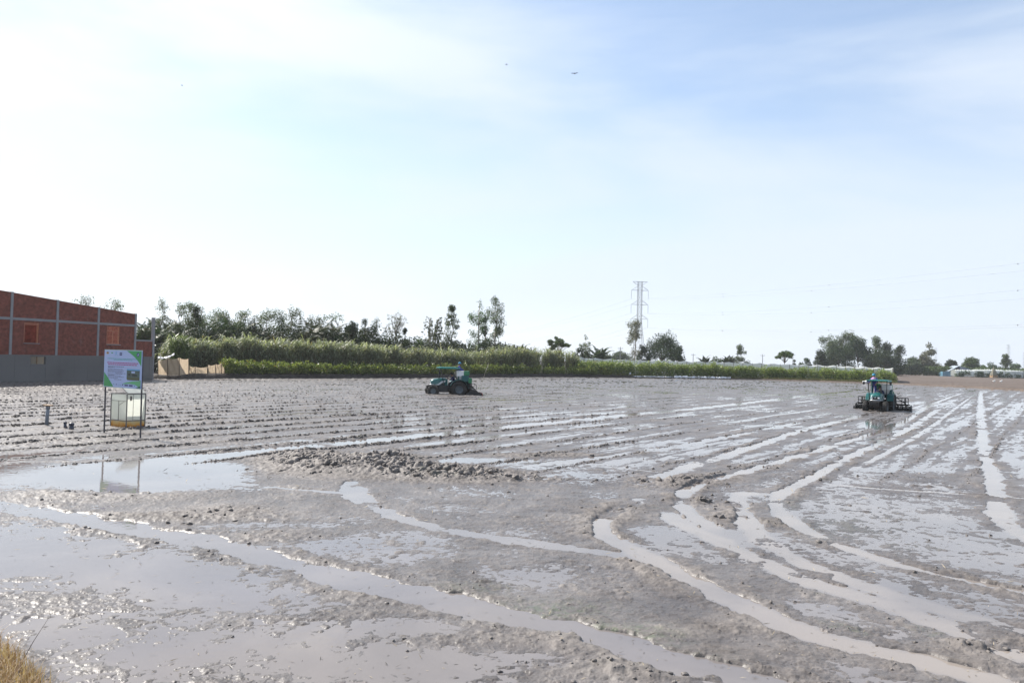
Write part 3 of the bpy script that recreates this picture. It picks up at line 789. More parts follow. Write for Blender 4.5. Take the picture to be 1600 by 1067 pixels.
# photo column, top row, extra depth behind the field edge (or 'd', depth), width in photo px, kind, label
TREES = [
 # --- left, over and behind the building
 (82,463,25,16,'broad','rounded green tree top just showing over the brick wall, the lowest of three there',GL,.7,'mid'),
 (137,460,28,26,'airy','pale loose tree top above the middle bay of the brick wall',GL,.8,'grey'),
 (176,467,30,26,'airy','thin see-through tree top above the right end of the brick wall',GL,.55,'grey'),
 (123,470,26,14,'broad','small dark green tree top beside the pale one over the brick wall',GL,.6,'mid'),
 (222,497,9,40,'palm','short dark palm between the brick wall and the lone concrete post',GL,1,None),
 (249,469,20,22,'airy','slim pale eucalyptus rising right above the lone concrete post',GL,.9,'grey'),
 (242,490,13,40,'palm','dark palm crowded behind the lone concrete post',GL,1,None),
 (279,473,22,32,'airy','broad pale eucalyptus, the second right of the concrete post',GL,1.2,'grey'),
 (292,471,26,20,'airy','slender eucalyptus tip standing behind the broad pale one',GL,.8,'grey'),
 (272,491,14,44,'palm','shaggy dark palm above the net fence',GL,1,None),
 (304,474,16,24,'column','dark climber-clad tree column, highest of the dark ones near the net fence',GL,.9,'dark'),
 (312,476,22,20,'airy','wispy eucalyptus leaning out beside the dark climber-clad column',GL,.6,'grey'),
 (318,500,14,40,'palm','low palm with drooping fronds right of the dark climber-clad column',GL,1,None),
 (335,483,18,34,'airy','full grey-green eucalyptus with a white stem behind the cane',GL,1.4,'grey'),
 (352,487,20,22,'airy','small grey-green eucalyptus wedged against an upright palm',GL,1,'grey'),
 (362,483,15,34,'palm','palm with fronds pointing straight up like a brush',GL,1,None),
 (345,505,12,30,'bush','dark thicket under the upright palm',GL,1,'dark'),
 (381,488,18,24,'airy','light eucalyptus just right of the upright palm',GL,1,'grey'),
 (396,491,14,28,'column','dark pointed tree over the tuft of tallest cane',GL,.9,'dark'),
 (416,482,20,30,'airy','rounded light eucalyptus left of the widest palm',GL,1.2,'grey'),
 (408,508,12,36,'palm','half-hidden palm below the rounded light eucalyptus',GL,1,None),
 (439,486,15,26,'column','dark leafy column left of the widest palm',GL,1,'dark'),
 (453,477,22,24,'airy','tallest airy eucalyptus of the palm grove, thin and feathery',GL,.8,'grey'),
 (474,488,12,66,'palm','widest palm of the grove, fronds spread like a fan',GL,1,None),
 (497,492,18,24,'airy','eucalyptus peeping over the right side of the widest palm',GL,1,'grey'),
 (513,493,14,26,'palm','spiky dark palm right of the widest palm',GL,1,None),
 (530,491,18,22,'airy','feathery grey tree between a spiky palm and a dark rounded tree',GL,.9,'grey'),
 (523,512,12,34,'bush','dark thicket at the foot of the spiky palm',GL,1,'dark'),
 (547,497,14,22,'broad','dark tree with a small flat head, left of the tall dark cone',GL,.9,'dark'),
 (570,496,15,18,'column','slim dark tree with bare stems beside the tall dark cone',GL,.9,'dark'),
 (586,496,13,26,'column','tall dark cone of leaves with a pointed tip, left of the leafless tree',GL,1.4,'dark'),
 (556,515,12,40,'bush','dark undergrowth mass left of the tall dark cone',GL,1.2,'dark'),
 (604,518,13,26,'bush','low dark bush below the leafless tree',GL,1,'dark'),
 (617,485,18,32,'bare','almost leafless round-headed tree against the sky',GL,1,None),
 (632,507,14,12,'column','narrow dark spire right of the leafless tree',GL,.8,'dark'),
 (634,522,12,26,'bush','dark bush at the foot of the narrow spire',GL,1,'dark'),
 (655,519,14,30,'bush','greenish thicket between the narrow spire and the thin hanging trees',GL,1,'mid'),
 (667,491,16,22,'weeping','thin tree with hanging twigs, left one of the pair',GL,1,None),
 (683,493,17,20,'weeping','thin tree with hanging twigs, right one of the pair',GL,1.3,'mid'),
 (693,517,14,22,'airy','small loose tree below the hanging-twig pair',GL,.8,'grey'),
 (704,476,16,21,'topped','tall lone tree with a bare stem and thick leafy top',GL,1.2,'mid'),
 (724,531,12,34,'bush','dark rounded bush between the bare-stemmed tree and the tallest eucalyptus',GL,1.2,'dark'),
 (747,467,18,30,'airy','left stem of the tallest eucalyptus pair, dark in the middle',GL,1.5,'mid'),
 (773,464,19,32,'airy','right stem of the tallest eucalyptus pair, the highest tree of all',GL,1.7,'grey'),
 (757,492,15,16,'column','dark climber-clad stem inside the tallest eucalyptus pair',GL,.8,'dark'),
 (774,526,12,40,'bush','dry brownish thicket under the tallest eucalyptus pair',GL,1,'dry'),
 (812,532,16,12,'palm','tiny dark palm head right of the tallest eucalyptus pair',GL,1,None),
 # --- middle
 (872,522,26,36,'flat','open-branched tree standing over the right end of the cane',GM,1.3,'mid'),
 (905,537,24,24,'bush','dark bush left of the small feathery tree',GM,1,'dark'),
 (914,522,28,18,'airy','small feathery tree just past the end of the cane',GM,.7,'grey'),
 (935,536,24,30,'palm','bushy dark palm at the end of the cane',GM,1,None),
 (970,552,200,40,'broad','low hazy tree clump behind the far utility pole',GM,.7,'far'),
 (950,555,190,20,'broad','little hazy tree left of the far utility pole',GM,.5,'far'),
 (992,499,60,26,'airy','tall wispy grey tree in front of the big pylon',GM,1.1,'dry'),
 (1006,530,58,24,'bush','dark shrubby tree at the big pylon foot',GM,1,'dark'),
 (1036,520,58,60,'broad','big round dark tree right of the pylon',GM,1.6,'dark'),
 (1060,541,62,24,'broad','low shoulder tree on the right of the big round dark one',GM,.6,'dark'),
 (1101,553,60,30,'palm','leafy banana-like clump behind the net house',GM,1,None),
 (1138,552,60,34,'palm','second leafy banana-like clump, below the wispy lone tree',GM,1,None),
 (1158,539,70,17,'airy','wispy lone tree above the net house',GM,.6,'grey'),
 (1120,556,80,22,'bush','low bush between the two banana-like clumps',GM,.7,'mid'),
 (1226,543,70,27,'flat','flat-topped tree with a visible fork above the net house',GM,1,'mid'),
 (1241,559,72,8,'bush','tiny bush right of the flat-topped tree',GM,.5,'dark'),
 # --- right grove
 (1259,555,130,20,'bush','dark low bush at the left end of the right grove',GR,.9,'dark'),
 (1282,547,135,26,'column','square dark ivy-clad trees left of the right grove',GR,1.1,'dark'),
 (1297,523,170,30,'airy','airy tree forming the left shoulder of the right grove',GR,1.8,'grey'),
 (1320,518,175,36,'airy','highest airy crown of the right grove',GR,2.0,'grey'),
 (1341,523,165,42,'broad','dense dark tree in the heart of the right grove',GR,1.5,'dark'),
 (1312,540,160,44,'broad','dark lower crown under the airy crowns of the right grove',GR,1.2,'dark'),
 (1368,527,170,32,'column','pointed tree right of the dense dark heart of the grove',GR,1.3,'mid'),
 (1386,533,172,26,'column','spiky tree on the right slope of the grove',GR,1.2,'dark'),
 (1404,541,176,32,'column','dark tree at the right foot of the grove',GR,1.2,'dark'),
 (1375,549,160,50,'broad','dark undergrowth below the spiky trees of the grove',GR,1.2,'dark'),
 (1428,558,230,28,'broad','green bush beside the tall thin far tree',GR,.8,'far'),
 (1444,555,240,26,'broad','reddish-green bush under the tall thin far tree',GR,.8,'dry'),
 (1452,535,250,18,'airy','tall thin far tree standing alone right of the grove',GR,.9,'dry'),
 (1466,563,240,22,'bush','brownish bush left of the blue shed',GR,.7,'dry'),
 (1486,561,260,22,'broad','rounded dark tree above the blue shed',GR,.7,'dark'),
 (1518,559,270,30,'broad','spreading green tree right of the blue shed roof',GR,.9,'mid'),
 (1534,567,265,20,'bush','low green bush beside the spreading tree right of the shed',GR,.6,'mid'),
 (1549,562,280,18,'bush','ragged bush left of the upright bushy tree',GR,.6,'far'),
 (1571,553,270,18,'column','upright bushy tree below the far pylon',GR,1,'mid'),
 (1587,568,330,18,'broad','small hazy round tree near the right edge',GR,.5,'far'),
 (1601,573,300,14,'bush','dark bush cut by the right edge of the picture',GR,.5,'dark'),
]
for i, (px, top, ext, wpx, kind, lab, grp, dens, lf) in enumerate(TREES):
    D = edge(px).y + ext + 6
    zb = land_z(px) - .05
    H = (hz(px) - top) * D / F + HC - zb
    Wm = wpx * D / F * ({'airy': 1.7, 'column': 1.55, 'broad': 1.35, 'palm': 1.2}.get(kind, 1.2) if px < 620 else 1.18 if kind in ('airy', 'topped', 'weeping') else 1.05)
    if px < 620: dens = dens * 1.5
    x = at(px, 560, D).x
    nm = {'palm': 'palm_tree', 'airy': 'eucalyptus_tree', 'bush': 'bushy_tree', 'bare': 'bare_tree'}.get(kind, 'leafy_tree')
    make_tree(kind, nm, H, Wm, max(.19, D * .0017), (x, D, zb), lab, grp, 100 + i, dens, lf)

# ---- tall cane: thousands of stalks with long arching leaves
def interp(px, tab): return np.interp(px, [a for a, _ in tab], [b for _, b in tab])
def edge_np(px):
    return np.interp(px, lpx, by_), np.interp(px, lpx, bx_ / by_)

CANE_TOP = [(250,548),(262,540),(270,524),(280,520),(290,530),(320,529),(345,527),(365,530),(380,519),(395,524),(405,531),(440,530),(470,529),(500,532),(540,533),(560,536),(600,541),(640,540),(680,545),(720,548),(760,545),(800,541),(840,543),(875,546),(893,550),(905,558)]
def blades(px, off, topy, n, seed, blen, bw, name, mat, label, cat, lo=.15, stemmat=None):
    """stalks standing on the bank, leaves all the way up, tips arching over"""
    rng = np.random.default_rng(seed)
    e, u_ = edge_np(px)
    D = e + off
    xx = u_ * D
    zb = np.interp(px, lpx, bh) * .9 - .05
    H = (hz(px) - topy) * (D) / F + HC - zb
    H = H * rng.uniform(.80, 1.04, len(px)); H = np.maximum(H, .5)
    ns = len(px)
    # leaves
    idx = np.repeat(np.arange(ns), n)
    t = lo + (1 - lo) * rng.random(len(idx)) ** .75
    lean = rng.normal(size=(ns, 2)) * .08
    C = np.stack([xx[idx] + lean[idx, 0] * H[idx] * t, D[idx] + lean[idx, 1] * H[idx] * t, zb[idx] + H[idx] * t * .86], 1)
    az = rng.random(len(idx)) * 2 * PI
    el = rng.uniform(.5, 1.25, len(idx))
    Ln = blen * rng.uniform(.6, 1.2, len(idx))
    hd = np.stack([np.cos(az), np.sin(az), np.zeros_like(az)], 1)
    side = np.stack([-np.sin(az), np.cos(az), np.zeros_like(az)], 1)
    wv = (bw * rng.uniform(.7, 1.2, len(idx)))[:, None]
    P0 = C; st = (Ln / 3)[:, None]
    d1 = hd * np.cos(el)[:, None] + np.array([0, 0, 1]) * np.sin(el)[:, None]
    e2 = el - rng.uniform(.3, .8, len(idx)); d2 = hd * np.cos(e2)[:, None] + np.array([0, 0, 1]) * np.sin(e2)[:, None]
    e3 = e2 - rng.uniform(.5, 1.2, len(idx)); d3 = hd * np.cos(e3)[:, None] + np.array([0, 0, 1]) * np.sin(e3)[:, None]
    P1 = P0 + d1 * st; P2 = P1 + d2 * st; P3 = P2 + d3 * st
    Vv = np.stack([P0 - side * wv * .3, P0 + side * wv * .3, P1 - side * wv * .5, P1 + side * wv * .5, P2 - side * wv * .4, P2 + side * wv * .4, P3 - side * wv * .05, P3 + side * wv * .05], 1).reshape(-1, 3)
    b = (np.arange(len(idx)) * 8)[:, None]
    Fv = np.concatenate([b + np.array([[0, 1, 3, 2]]), b + np.array([[2, 3, 5, 4]]), b + np.array([[4, 5, 7, 6]])], 0)
    mi = np.zeros(len(Fv), int)
    if stemmat is not None:
        A = np.stack([xx, D, zb], 1); B = np.stack([xx + lean[:, 0] * H * .86, D + lean[:, 1] * H * .86, zb + H * .86], 1)
        r_ = .022
        sv = np.stack([A + [-r_, 0, 0], A + [r_, 0, 0], A + [0, r_ * 1.7, 0], B + [-r_ * .5, 0, 0], B + [r_ * .5, 0, 0], B + [0, r_, 0]], 1).reshape(-1, 3)
        b = (np.arange(ns) * 6)[:, None] + len(Vv)
        Fs = np.concatenate([b + np.array([[0, 1, 4, 3]]), b + np.array([[1, 2, 5, 4]]), b + np.array([[2, 0, 3, 5]])], 0)
        Vv = np.concatenate([Vv, sv]); Fv = np.concatenate([Fv, Fs]); mi = np.concatenate([mi, np.ones(len(Fs), int)])
    o = link(name, mesh_np(name, Vv, Fv, False, mi), [mat] + ([stemmat] if stemmat else []))
    return tag(o, label, cat, None, 'stuff')

rng = np.random.default_rng(5)
nS = 3400
K_ = 250; kc = rng.uniform(258, 903, K_); kh = rng.normal(size=K_) * 3.4; ki = rng.integers(0, K_, nS)
cpx = np.clip(np.where(rng.random(nS) < .35, rng.uniform(258, 903, nS), kc[ki] + rng.normal(size=nS) * 1.8), 255, 905); coff = 5.4 + rng.random(nS) ** 1.6 * 8
wav = 3.4 * gnoise(cpx / 7.0, coff * .5, 7) + 2.2 * gnoise(cpx / 31.0, coff * .1, 8)
CANE = leaf_mat('cane_leaves', (0.085, 0.11, 0.055), (0.44, 0.46, 0.34), .45, .45, .4, 0, dead=(.23, .20, .13), dead_at=.90)
CANEST = simple('cane_stalks', (.15, .13, .06), .6, .3, 3)
blades(cpx, coff, interp(cpx, CANE_TOP) + wav * .6 + kh[ki], 12, 21, 1.35, .115, 'tall_cane', CANE, 'tall pale-leaved cane in a long dense band beyond the field', 'cane', .1, CANEST)
# one bright tuft of tall grass near the net fence
tp_ = rng.uniform(270, 288, 70)
blades(tp_, 3 + rng.random(70) * 1.2, np.full(70, 519.5), 16, 23, 1.5, .08, 'giant_grass_tuft', leaf_mat('tuft_leaves', (.075, .115, .03), (.17, .22, .07), .45, .4, .5, 0), 'bright yellow-green tuft of giant grass behind the net fence', 'grass tuft', .05)
COL.objects['giant_grass_tuft']['kind'] = 'thing'

# ---- dark undergrowth closing the gap between the cane and the trees
# (built by leafmass below)
# ---- low leafy crop along the bank top, and the weeds along the net house
def leafmass(px, off, topy, per, seed, lsize, name, mat, label, cat, spread, upright=.5):
    rng = np.random.default_rng(seed)
    e, u_ = edge_np(px); D = e + off; xx = u_ * D
    zb = np.interp(px, lpx, bh) * .9 - .03
    H = np.maximum(.25, ((hz(px) - topy) * D / F + HC - zb) * rng.uniform(.72, 1.05, len(px)))
    idx = np.repeat(np.arange(len(px)), per); n = len(idx)
    t = rng.random(n) ** .7
    rad = spread * (np.sin(np.clip(t * .9 + .12, 0, 1) * PI) * .7 + .3)
    az = rng.random(n) * 2 * PI; rr = rad * rng.random(n) ** .5
    C = np.stack([xx[idx] + np.cos(az) * rr, D[idx] + np.sin(az) * rr, zb[idx] + H[idx] * t * .93 + .03], 1)
    Dv = unit(np.stack([np.cos(az), np.sin(az), np.full(n, upright)], 1) + rng.normal(size=(n, 3)) * .55)
    Wv = unit(np.cross(Dv, rng.normal(size=(n, 3))))
    s = lsize * rng.uniform(.55, 1.3, n)
    V, Fq = leaf_quads(C, Dv, Wv, s, s * .62)
    return tag(link(name, mesh_np(name, V, Fq), mat), label, cat, None, 'stuff')

CROP = leaf_mat('crop_leaves', (0.075, 0.108, 0.032), (0.26, 0.30, 0.095), .42, .5, .5, 0, dead=(.18, .13, .045), dead_at=.955)
kc2 = rng.uniform(343, 958, 230); kh2 = rng.normal(size=230) * 2.4; ki2 = rng.integers(0, 230, 1500)
cp = np.clip(np.where(rng.random(1500) < .35, rng.uniform(343, 958, 1500), kc2[ki2] + rng.normal(size=1500) * 1.4), 342, 960); co = 0.55 + rng.random(len(cp)) * 2.3
CT = [(340,560),(352,557),(366,562),(380,565),(430,565),(500,567),(560,569),(620,570),(700,569.5),(760,570.5),(820,572),(880,572.5),(930,574),(960,577)]
wv_ = 2.0 * gnoise(cp / 7.0, co * .2, 17) + 1.0 * gnoise(cp / 26., co * .1, 18)
leafmass(cp, co, interp(cp, CT) + wv_ * .7 + kh2[ki2], 34, 31, .21, 'leafy_crop', CROP, 'bright green leafy crop in a low band on top of the dark bank', 'crop', .36)
WEED = leaf_mat('weed_leaves', (0.10, 0.15, 0.045), (0.32, 0.38, 0.15), .45, .45, .5, 0, dead=(.17, .13, .07), dead_at=.94)
kc3 = rng.uniform(898, 1398, 190); kh3 = rng.normal(size=190) * 1.6; ki3 = rng.integers(0, 190, 1700)
wp = np.clip(np.where(rng.random(1700) < .45, rng.uniform(898, 1398, 1700), kc3[ki3] + rng.normal(size=1700) * 1.8), 897, 1399); wo_ = 2.2 + rng.random(len(wp)) * 2.2
WT = [(895,566),(910,563),(960,563.5),(1000,566),(1040,563.5),(1060,569),(1090,567),(1130,571),(1180,571.5),(1215,572),(1228,576),(1260,573.5),(1290,575),(1320,577),(1350,575.5),(1385,577),(1400,584)]
wv_ = 1.6 * gnoise(wp / 8.0, wo_ * .2, 19) + 1.6 * gnoise(wp / 30., wo_ * .1, 20)
leafmass(wp, wo_, interp(wp, WT) + wv_ + kh3[ki3], 34, 33, .26, 'tall_weeds', WEED, 'tall feathery green weeds growing along the foot of the net house', 'weeds', .62, .9)
# low grass verge in front of it
gp_ = rng.uniform(960, 1400, 900); go_ = .5 + rng.random(900) * 1.8
leafmass(gp_, go_, hz(gp_) + 20.5 - (gp_ > 1180) * 1.0, 16, 35, .17, 'verge_grass', leaf_mat('verge_leaves', (.07, .09, .03), (.16, .17, .07), .6, .3, .3, 0, dead=(.22, .17, .09), dead_at=.8), 'thin grassy verge on the field edge in front of the tall weeds', 'grass', .4, 1.2)

ug = rng.uniform(206, 830, 900); uo = 17 + rng.random(900) * 9
UT = [(205,522),(230,510),(300,505),(360,507),(420,508),(480,509),(520,508),(560,507),(600,516),(640,524),(690,531),(730,536),(770,530),(800,536),(832,544)]
wv_ = 7.0 * gnoise(ug / 11.0, uo * .2, 27) + 4.0 * gnoise(ug / 37., uo * .1, 28)
leafmass(ug, uo, interp(ug, UT) + wv_, 60, 37, .34, 'dark_undergrowth', LEAF['dark'], 'dark green undergrowth massed between the tall cane and the trees', 'undergrowth', 1.1, .3)
u2 = rng.uniform(1395, 1610, 420); D2 = 235 + rng.random(420) * 12
wv_ = 2.0 * gnoise(u2 / 9.0, D2 * .2, 29) + 1.5 * gnoise(u2 / 30., D2 * .1, 30)
leafmass(u2, D2, 570.5 + wv_ + (u2 - 1395) * .028, 50, 38, .9, 'hedgerow', LEAF['mid'], 'long low green hedgerow along the far side of the brown field', 'hedgerow', 2.6, .3)
# ------------------------------------------------------------------ brick building
GAPLIT, nt, out = mat_new('daylight_sheet')  # translucent sheet added behind the plinth gap to look like daylight
p = N(nt, 'ShaderNodeBsdfPrincipled'); p.inputs['Base Color'].default_value = (.6, .56, .45, 1); p.inputs['Roughness'].default_value = .8
t = N(nt, 'ShaderNodeBsdfTranslucent'); t.inputs['Color'].default_value = (.5, .46, .36, 1)
mx = N(nt, 'ShaderNodeMixShader'); mx.inputs[0].default_value = .6; L(nt, p.outputs[0], mx.inputs[1]); L(nt, t.outputs[0], mx.inputs[2]); L(nt, mx.outputs[0], out.inputs[0])
def brick_mat(name, c1, c2, mortar, along, scale=1.0):
    mt, nt, out = mat_new(name)
    p = N(nt, 'ShaderNodeBsdfPrincipled'); L(nt, p.outputs[0], out.inputs[0])
    tc = N(nt, 'ShaderNodeTexCoord')
    mp = N(nt, 'ShaderNodeMapping'); mp.inputs['Rotation'].default_value = (R(90), 0, 0) if along == 'x' else (R(90), 0, R(90))
    sp = N(nt, 'ShaderNodeSeparateXYZ'); L(nt, tc.outputs['Object'], sp.inputs[0])
    cb = N(nt, 'ShaderNodeCombineXYZ'); L(nt, sp.outputs['X' if along == 'x' else 'Y'], cb.inputs['X']); L(nt, sp.outputs['Z'], cb.inputs['Y'])
    br = N(nt, 'ShaderNodeTexBrick'); L(nt, cb.outputs[0], br.inputs['Vector'])
    br.inputs['Color1'].default_value = (*c1, 1); br.inputs['Color2'].default_value = (*c2, 1); br.inputs['Mortar'].default_value = (*mortar, 1)
    br.inputs['Scale'].default_value = 1.0; br.inputs['Brick Width'].default_value = .19; br.inputs['Row Height'].default_value = .085; br.inputs['Mortar Size'].default_value = .009
    n = noise(nt, 3.2, 7, .75, tc.outputs['Object'])
    c = mixc(nt, 1.0, br.outputs[0], ramp(nt, n.outputs[0], [(.32, .55), (.68, 1.4)]).outputs[0], 'MULTIPLY')
    n2 = noise(nt, .5, 5, .7, tc.outputs['Object'])
    c = mixc(nt, ramp(nt, n2.outputs[0], [(.58, 0.0), (.75, .3)]).outputs[0], c, (.38, .33, .30))
    L(nt, c, p.inputs['Base Color']); p.inputs['Roughness'].default_value = .9; p.inputs['Specular IOR Level'].default_value = .2
    b = N(nt, 'ShaderNodeBump'); b.inputs['Strength'].default_value = .6; b.inputs['Distance'].default_value = .015
    L(nt, br.outputs['Fac'], b.inputs['Height']); b.invert = True; L(nt, b.outputs[0], p.inputs['Normal'])
    return mt
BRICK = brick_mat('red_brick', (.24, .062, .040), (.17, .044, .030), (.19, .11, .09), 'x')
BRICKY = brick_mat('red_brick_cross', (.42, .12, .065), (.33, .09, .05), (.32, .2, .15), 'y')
CONC = simple('bare_concrete', (.25, .25, .26), .85, .15, 1.5, bump=.2, dirt=(.16, .15, .14), dirt_amt=.5)
PLINTH = simple('stained_render', (.165, .156, .150), .85, .18, .7, bump=.15, dirt=(.09, .085, .08), dirt_amt=.7)
WOOD = simple('raw_wood', (.32, .21, .12), .7, .25, 5)

B0 = Vector((-783 * 67 / F, 67, 0)); BD = Vector((.383, .924, 0)).normalized(); BAY = 4.2
bang = math.atan2(BD.y, BD.x)
bld = empty('brick_building', B0, bang, 'long unfinished red brick building with grey concrete columns and plinth', 'building')
# local frame: +x along the facade (away from the camera), +y into the building, z up; facade face at y=0
def roofz(x): return 7.27 - (x / 12.6) * 1.03
def s_at(px):
    """distance along the facade seen on the photo column px"""
    k = (px - 800) / F
    return (k * B0.y - B0.x) / (BD.x - k * BD.y)
X0, X1 = -9.0, 3 * BAY
PL, MIDZ = 2.25, 5.2
w1a, w1b = s_at(37.5), s_at(61); w2a, w2b = s_at(167), s_at(187.5)
holes = [(w1a, w1b, 3.25, 4.95, None), (w2a, w2b, 3.35, 5.02, None)]
cols = [-2 * BAY, -BAY, 0, BAY, 2 * BAY, 3 * BAY]
TH = .18
def panel(x0, x1, z0, z1a, z1b, name='brick_panel'):
    mb = MB(); mb.prism([(x0, .03, z0), (x1, .03, z0), (x1, .03, z1b), (x0, .03, z1a)], (0, TH, 0))
    return mb
hw = .11
for i, (ca, cb_) in enumerate(zip(cols, cols[1:])):
    a, b = ca + hw, cb_ - hw
    panel(a, b, MIDZ + .1, roofz(a), roofz(b)).build('upper_brick_panel', BRICK, bld)
    hs = [h for h in holes if h[0] > a and h[1] < b]
    if hs:
        h = hs[0]; mb = MB()
        for (u0, u1, v0, v1) in ((a, h[0], PL + .004, MIDZ - .1), (h[1], b, PL + .004, MIDZ - .1), (h[0], h[1], PL + .004, h[2]), (h[0], h[1], h[3], MIDZ - .1)):
            if v1 - v0 > .01: mb.box(((u0 + u1) / 2, .03 + TH / 2, (v0 + v1) / 2), (u1 - u0, TH, v1 - v0))
        mb.build('lower_brick_panel', BRICK, bld)
    else:
        panel(a, b, PL + .004, MIDZ - .1, MIDZ - .1).build('lower_brick_panel', BRICK, bld)
for c_ in cols:
    MB().box((c_, .10, (roofz(c_) + .12 + PL) / 2), (.22, .24, roofz(c_) + .12 - PL), bev=.01).build('column', CONC, bld)
mb = MB()
for ca, cb_ in zip(cols, cols[1:]): mb.box(((ca + cb_) / 2, .10, MIDZ), (cb_ - ca - .23, .22, .20))
mb.build('tie_beam', CONC, bld)
mb = MB(); mb.prism([(X0 + .6, .0, roofz(X0 + .6)), (X1, .0, roofz(X1)), (X1, .0, roofz(X1) + .07), (X0 + .6, .0, roofz(X0 + .6) + .07)], (0, .22, 0))
mb.build('wall_cap', BRICK, bld)
# plinth with a rough gap, an added pale sheet standing in for daylight
ga, gb_ = s_at(48), s_at(72.5)
mb = MB()
for (u0, u1, v0, v1) in ((X0, ga, -.3, PL), (gb_, X1 + 2.25, -.3, PL), (ga, gb_, -.3, 1.48), (ga, gb_, 2.10, PL)):
    mb.box(((u0 + u1) / 2, .10, (v0 + v1) / 2), (u1 - u0, .30, v1 - v0))
for xj in np.arange(-8, 14.5, 1.4): mb.box((xj, -.055, 1.0), (.035, .012, 2.4))
mb.build('plinth', PLINTH, bld)
link('gap_light_sheet', mesh_np('gap_light_sheet', [(ga - .3, .45, 1.2), (gb_ + .3, .45, 1.2), (gb_ + .3, .40, 2.3), (ga - .3, .40, 2.3)], [(0, 1, 2, 3)]), GAPLIT, bld)
mb = MB(); mb.box(((ga + gb_) / 2, .12, 1.79), (.07, .08, .62)); mb.box(((ga + gb_) / 2, .05, 1.15), (.05, .04, 1.5)); mb.build('gap_prop', WOOD, bld)
# windows: raw openings with a timber frame
for (a, b, z0, z1, _) in holes:
    wf = MB()
    for xx in (a + .05, b - .05): wf.box((xx, .15, (z0 + z1) / 2), (.09, .14, z1 - z0 - .01))
    for zz in ((z0 + .04, z1 - .04, z1 - .42) if a > 5 else (z1 - .06, z1 - .16)): wf.box(((a + b) / 2, .13, zz), (b - a - .19, .13, .07))
    if a > 5: wf.box((a + (b - a) * .5, .13, (z0 + z1 - .36) / 2), (.05, .08, z1 - z0 - .52))
    wo_ = wf.build('window', simple('orange_timber', (.40, .15, .075), .6, .2, 4), bld)
    MB().box(((a + b) / 2, -.03, z0 - .04), (b - a + .1, .10, .06)).build('sill', CONC, wo_)
# inner walls, in sunlight because the roof is not on yet
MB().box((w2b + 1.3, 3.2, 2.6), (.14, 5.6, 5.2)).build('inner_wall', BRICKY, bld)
MB().box((w1a - .2, 1.75, 2.9), (5.4, .14, 5.8)).build('inner_wall', BRICK, bld)
MB().box((1.8, 9.0, 1.6), (21.2, .18, 3.2)).build('rear_wall', BRICK, bld)
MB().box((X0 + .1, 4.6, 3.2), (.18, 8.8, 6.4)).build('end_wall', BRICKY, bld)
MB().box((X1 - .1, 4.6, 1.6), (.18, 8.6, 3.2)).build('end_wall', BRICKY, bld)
# annex wall and its tall post
mb = MB(); mb.box((X1 + .11 + 1.0, .12, (3.72 + PL) / 2 + .002), (2.0, TH, 3.72 - PL)); mb.build('annex_brick_panel', BRICK, bld)
MB().box((X1 + 1.11, .12, 3.80), (2.0, .24, .14)).build('annex_beam', CONC, bld)
MB().box((X1 + 2.25, .10, 3.05), (.24, .26, 6.1), bev=.015).build('annex_post', CONC, bld)

# ------------------------------------------------------------------ net fence beside the building
NETM, nt, out = mat_new('tan_netting')
p = N(nt, 'ShaderNodeBsdfPrincipled'); p.inputs['Roughness'].default_value = .8
tc = N(nt, 'ShaderNodeTexCoord'); n1 = noise(nt, 2.0, 5, .6, tc.outputs['Object'])
L(nt, ramp(nt, n1.outputs[0], [(.3, (.33, .26, .18)), (.7, (.48, .40, .30))]).outputs[0], p.inputs['Base Color'])
t = N(nt, 'ShaderNodeBsdfTranslucent'); t.inputs['Color'].default_value = (.62, .50, .36, 1)
mx = N(nt, 'ShaderNodeMixShader'); mx.inputs[0].default_value = .5; L(nt, p.outputs[0], mx.inputs[1]); L(nt, t.outputs[0], mx.inputs[2])
tr = N(nt, 'ShaderNodeBsdfTransparent'); m2 = N(nt, 'ShaderNodeMixShader'); m2.inputs[0].default_value = .12
L(nt, mx.outputs[0], m2.inputs[1]); L(nt, tr.outputs[0], m2.inputs[2]); L(nt, m2.outputs[0], out.inputs[0])
STICK = simple('dark_sticks', (.10, .075, .055), .8, .3, 6)
fence = empty('net_fence', at(296, 585, 86), 0, 'sagging tan net fence on dark sticks at the right end of the brick building', 'fence')
# photo column, top row, base row, depth
FP = [(247,563,585,83),(262,560,586,83.5),(280,559,586,84),(295,560.5,584,84.8),(296,571,584,85.3),(305,573,583.5,85.6),(324,573,583.5,86),(325,570,583,86.2),(337,569,583,86.5),(346,567,583,86.6),(351,576,583,87)]
def net_panel(a, b, seed):
    (xa, ta, ba, da), (xb, tb, bb, db) = a, b
    n, mz = 8, 6; vs, fs = [], []
    for i in range(n + 1):
        t_ = i / n; px = xa + (xb - xa) * t_; D = da + (db - da) * t_
        sag = math.sin(t_ * PI) * 1.6
        top = at(px, ta + (tb - ta) * t_ + sag, D); bot = at(px, ba + (bb - ba) * t_, D)
        for j in range(mz + 1):
            q = bot + (top - bot) * (j / mz)
            q.y += .09 * math.sin(i * 1.3 + j * .9 + seed) + .05 * math.sin(i * 2.9 + seed * 2)
            vs.append(q - fence.location)
    for i in range(n):
        for j in range(mz):
            k = i * (mz + 1) + j; fs.append((k, k + mz + 1, k + mz + 2, k + 1))
    link('net_panel', mesh_np('net_panel', vs, fs, True), NETM, fence)
for i in range(len(FP) - 1):
    if FP[i + 1][0] - FP[i][0] > 2: net_panel(FP[i], FP[i + 1], i)
for (px, t_, b_, d) in FP:
    if px in (296, 325): continue
    a = at(px, b_ + 3, d - .08) - fence.location; c = at(px + random.uniform(-.5, .5), t_ - 1.5, d - .08) - fence.location
    MB().tube(a, c, .045, .03, 6).build('stick', STICK, fence)
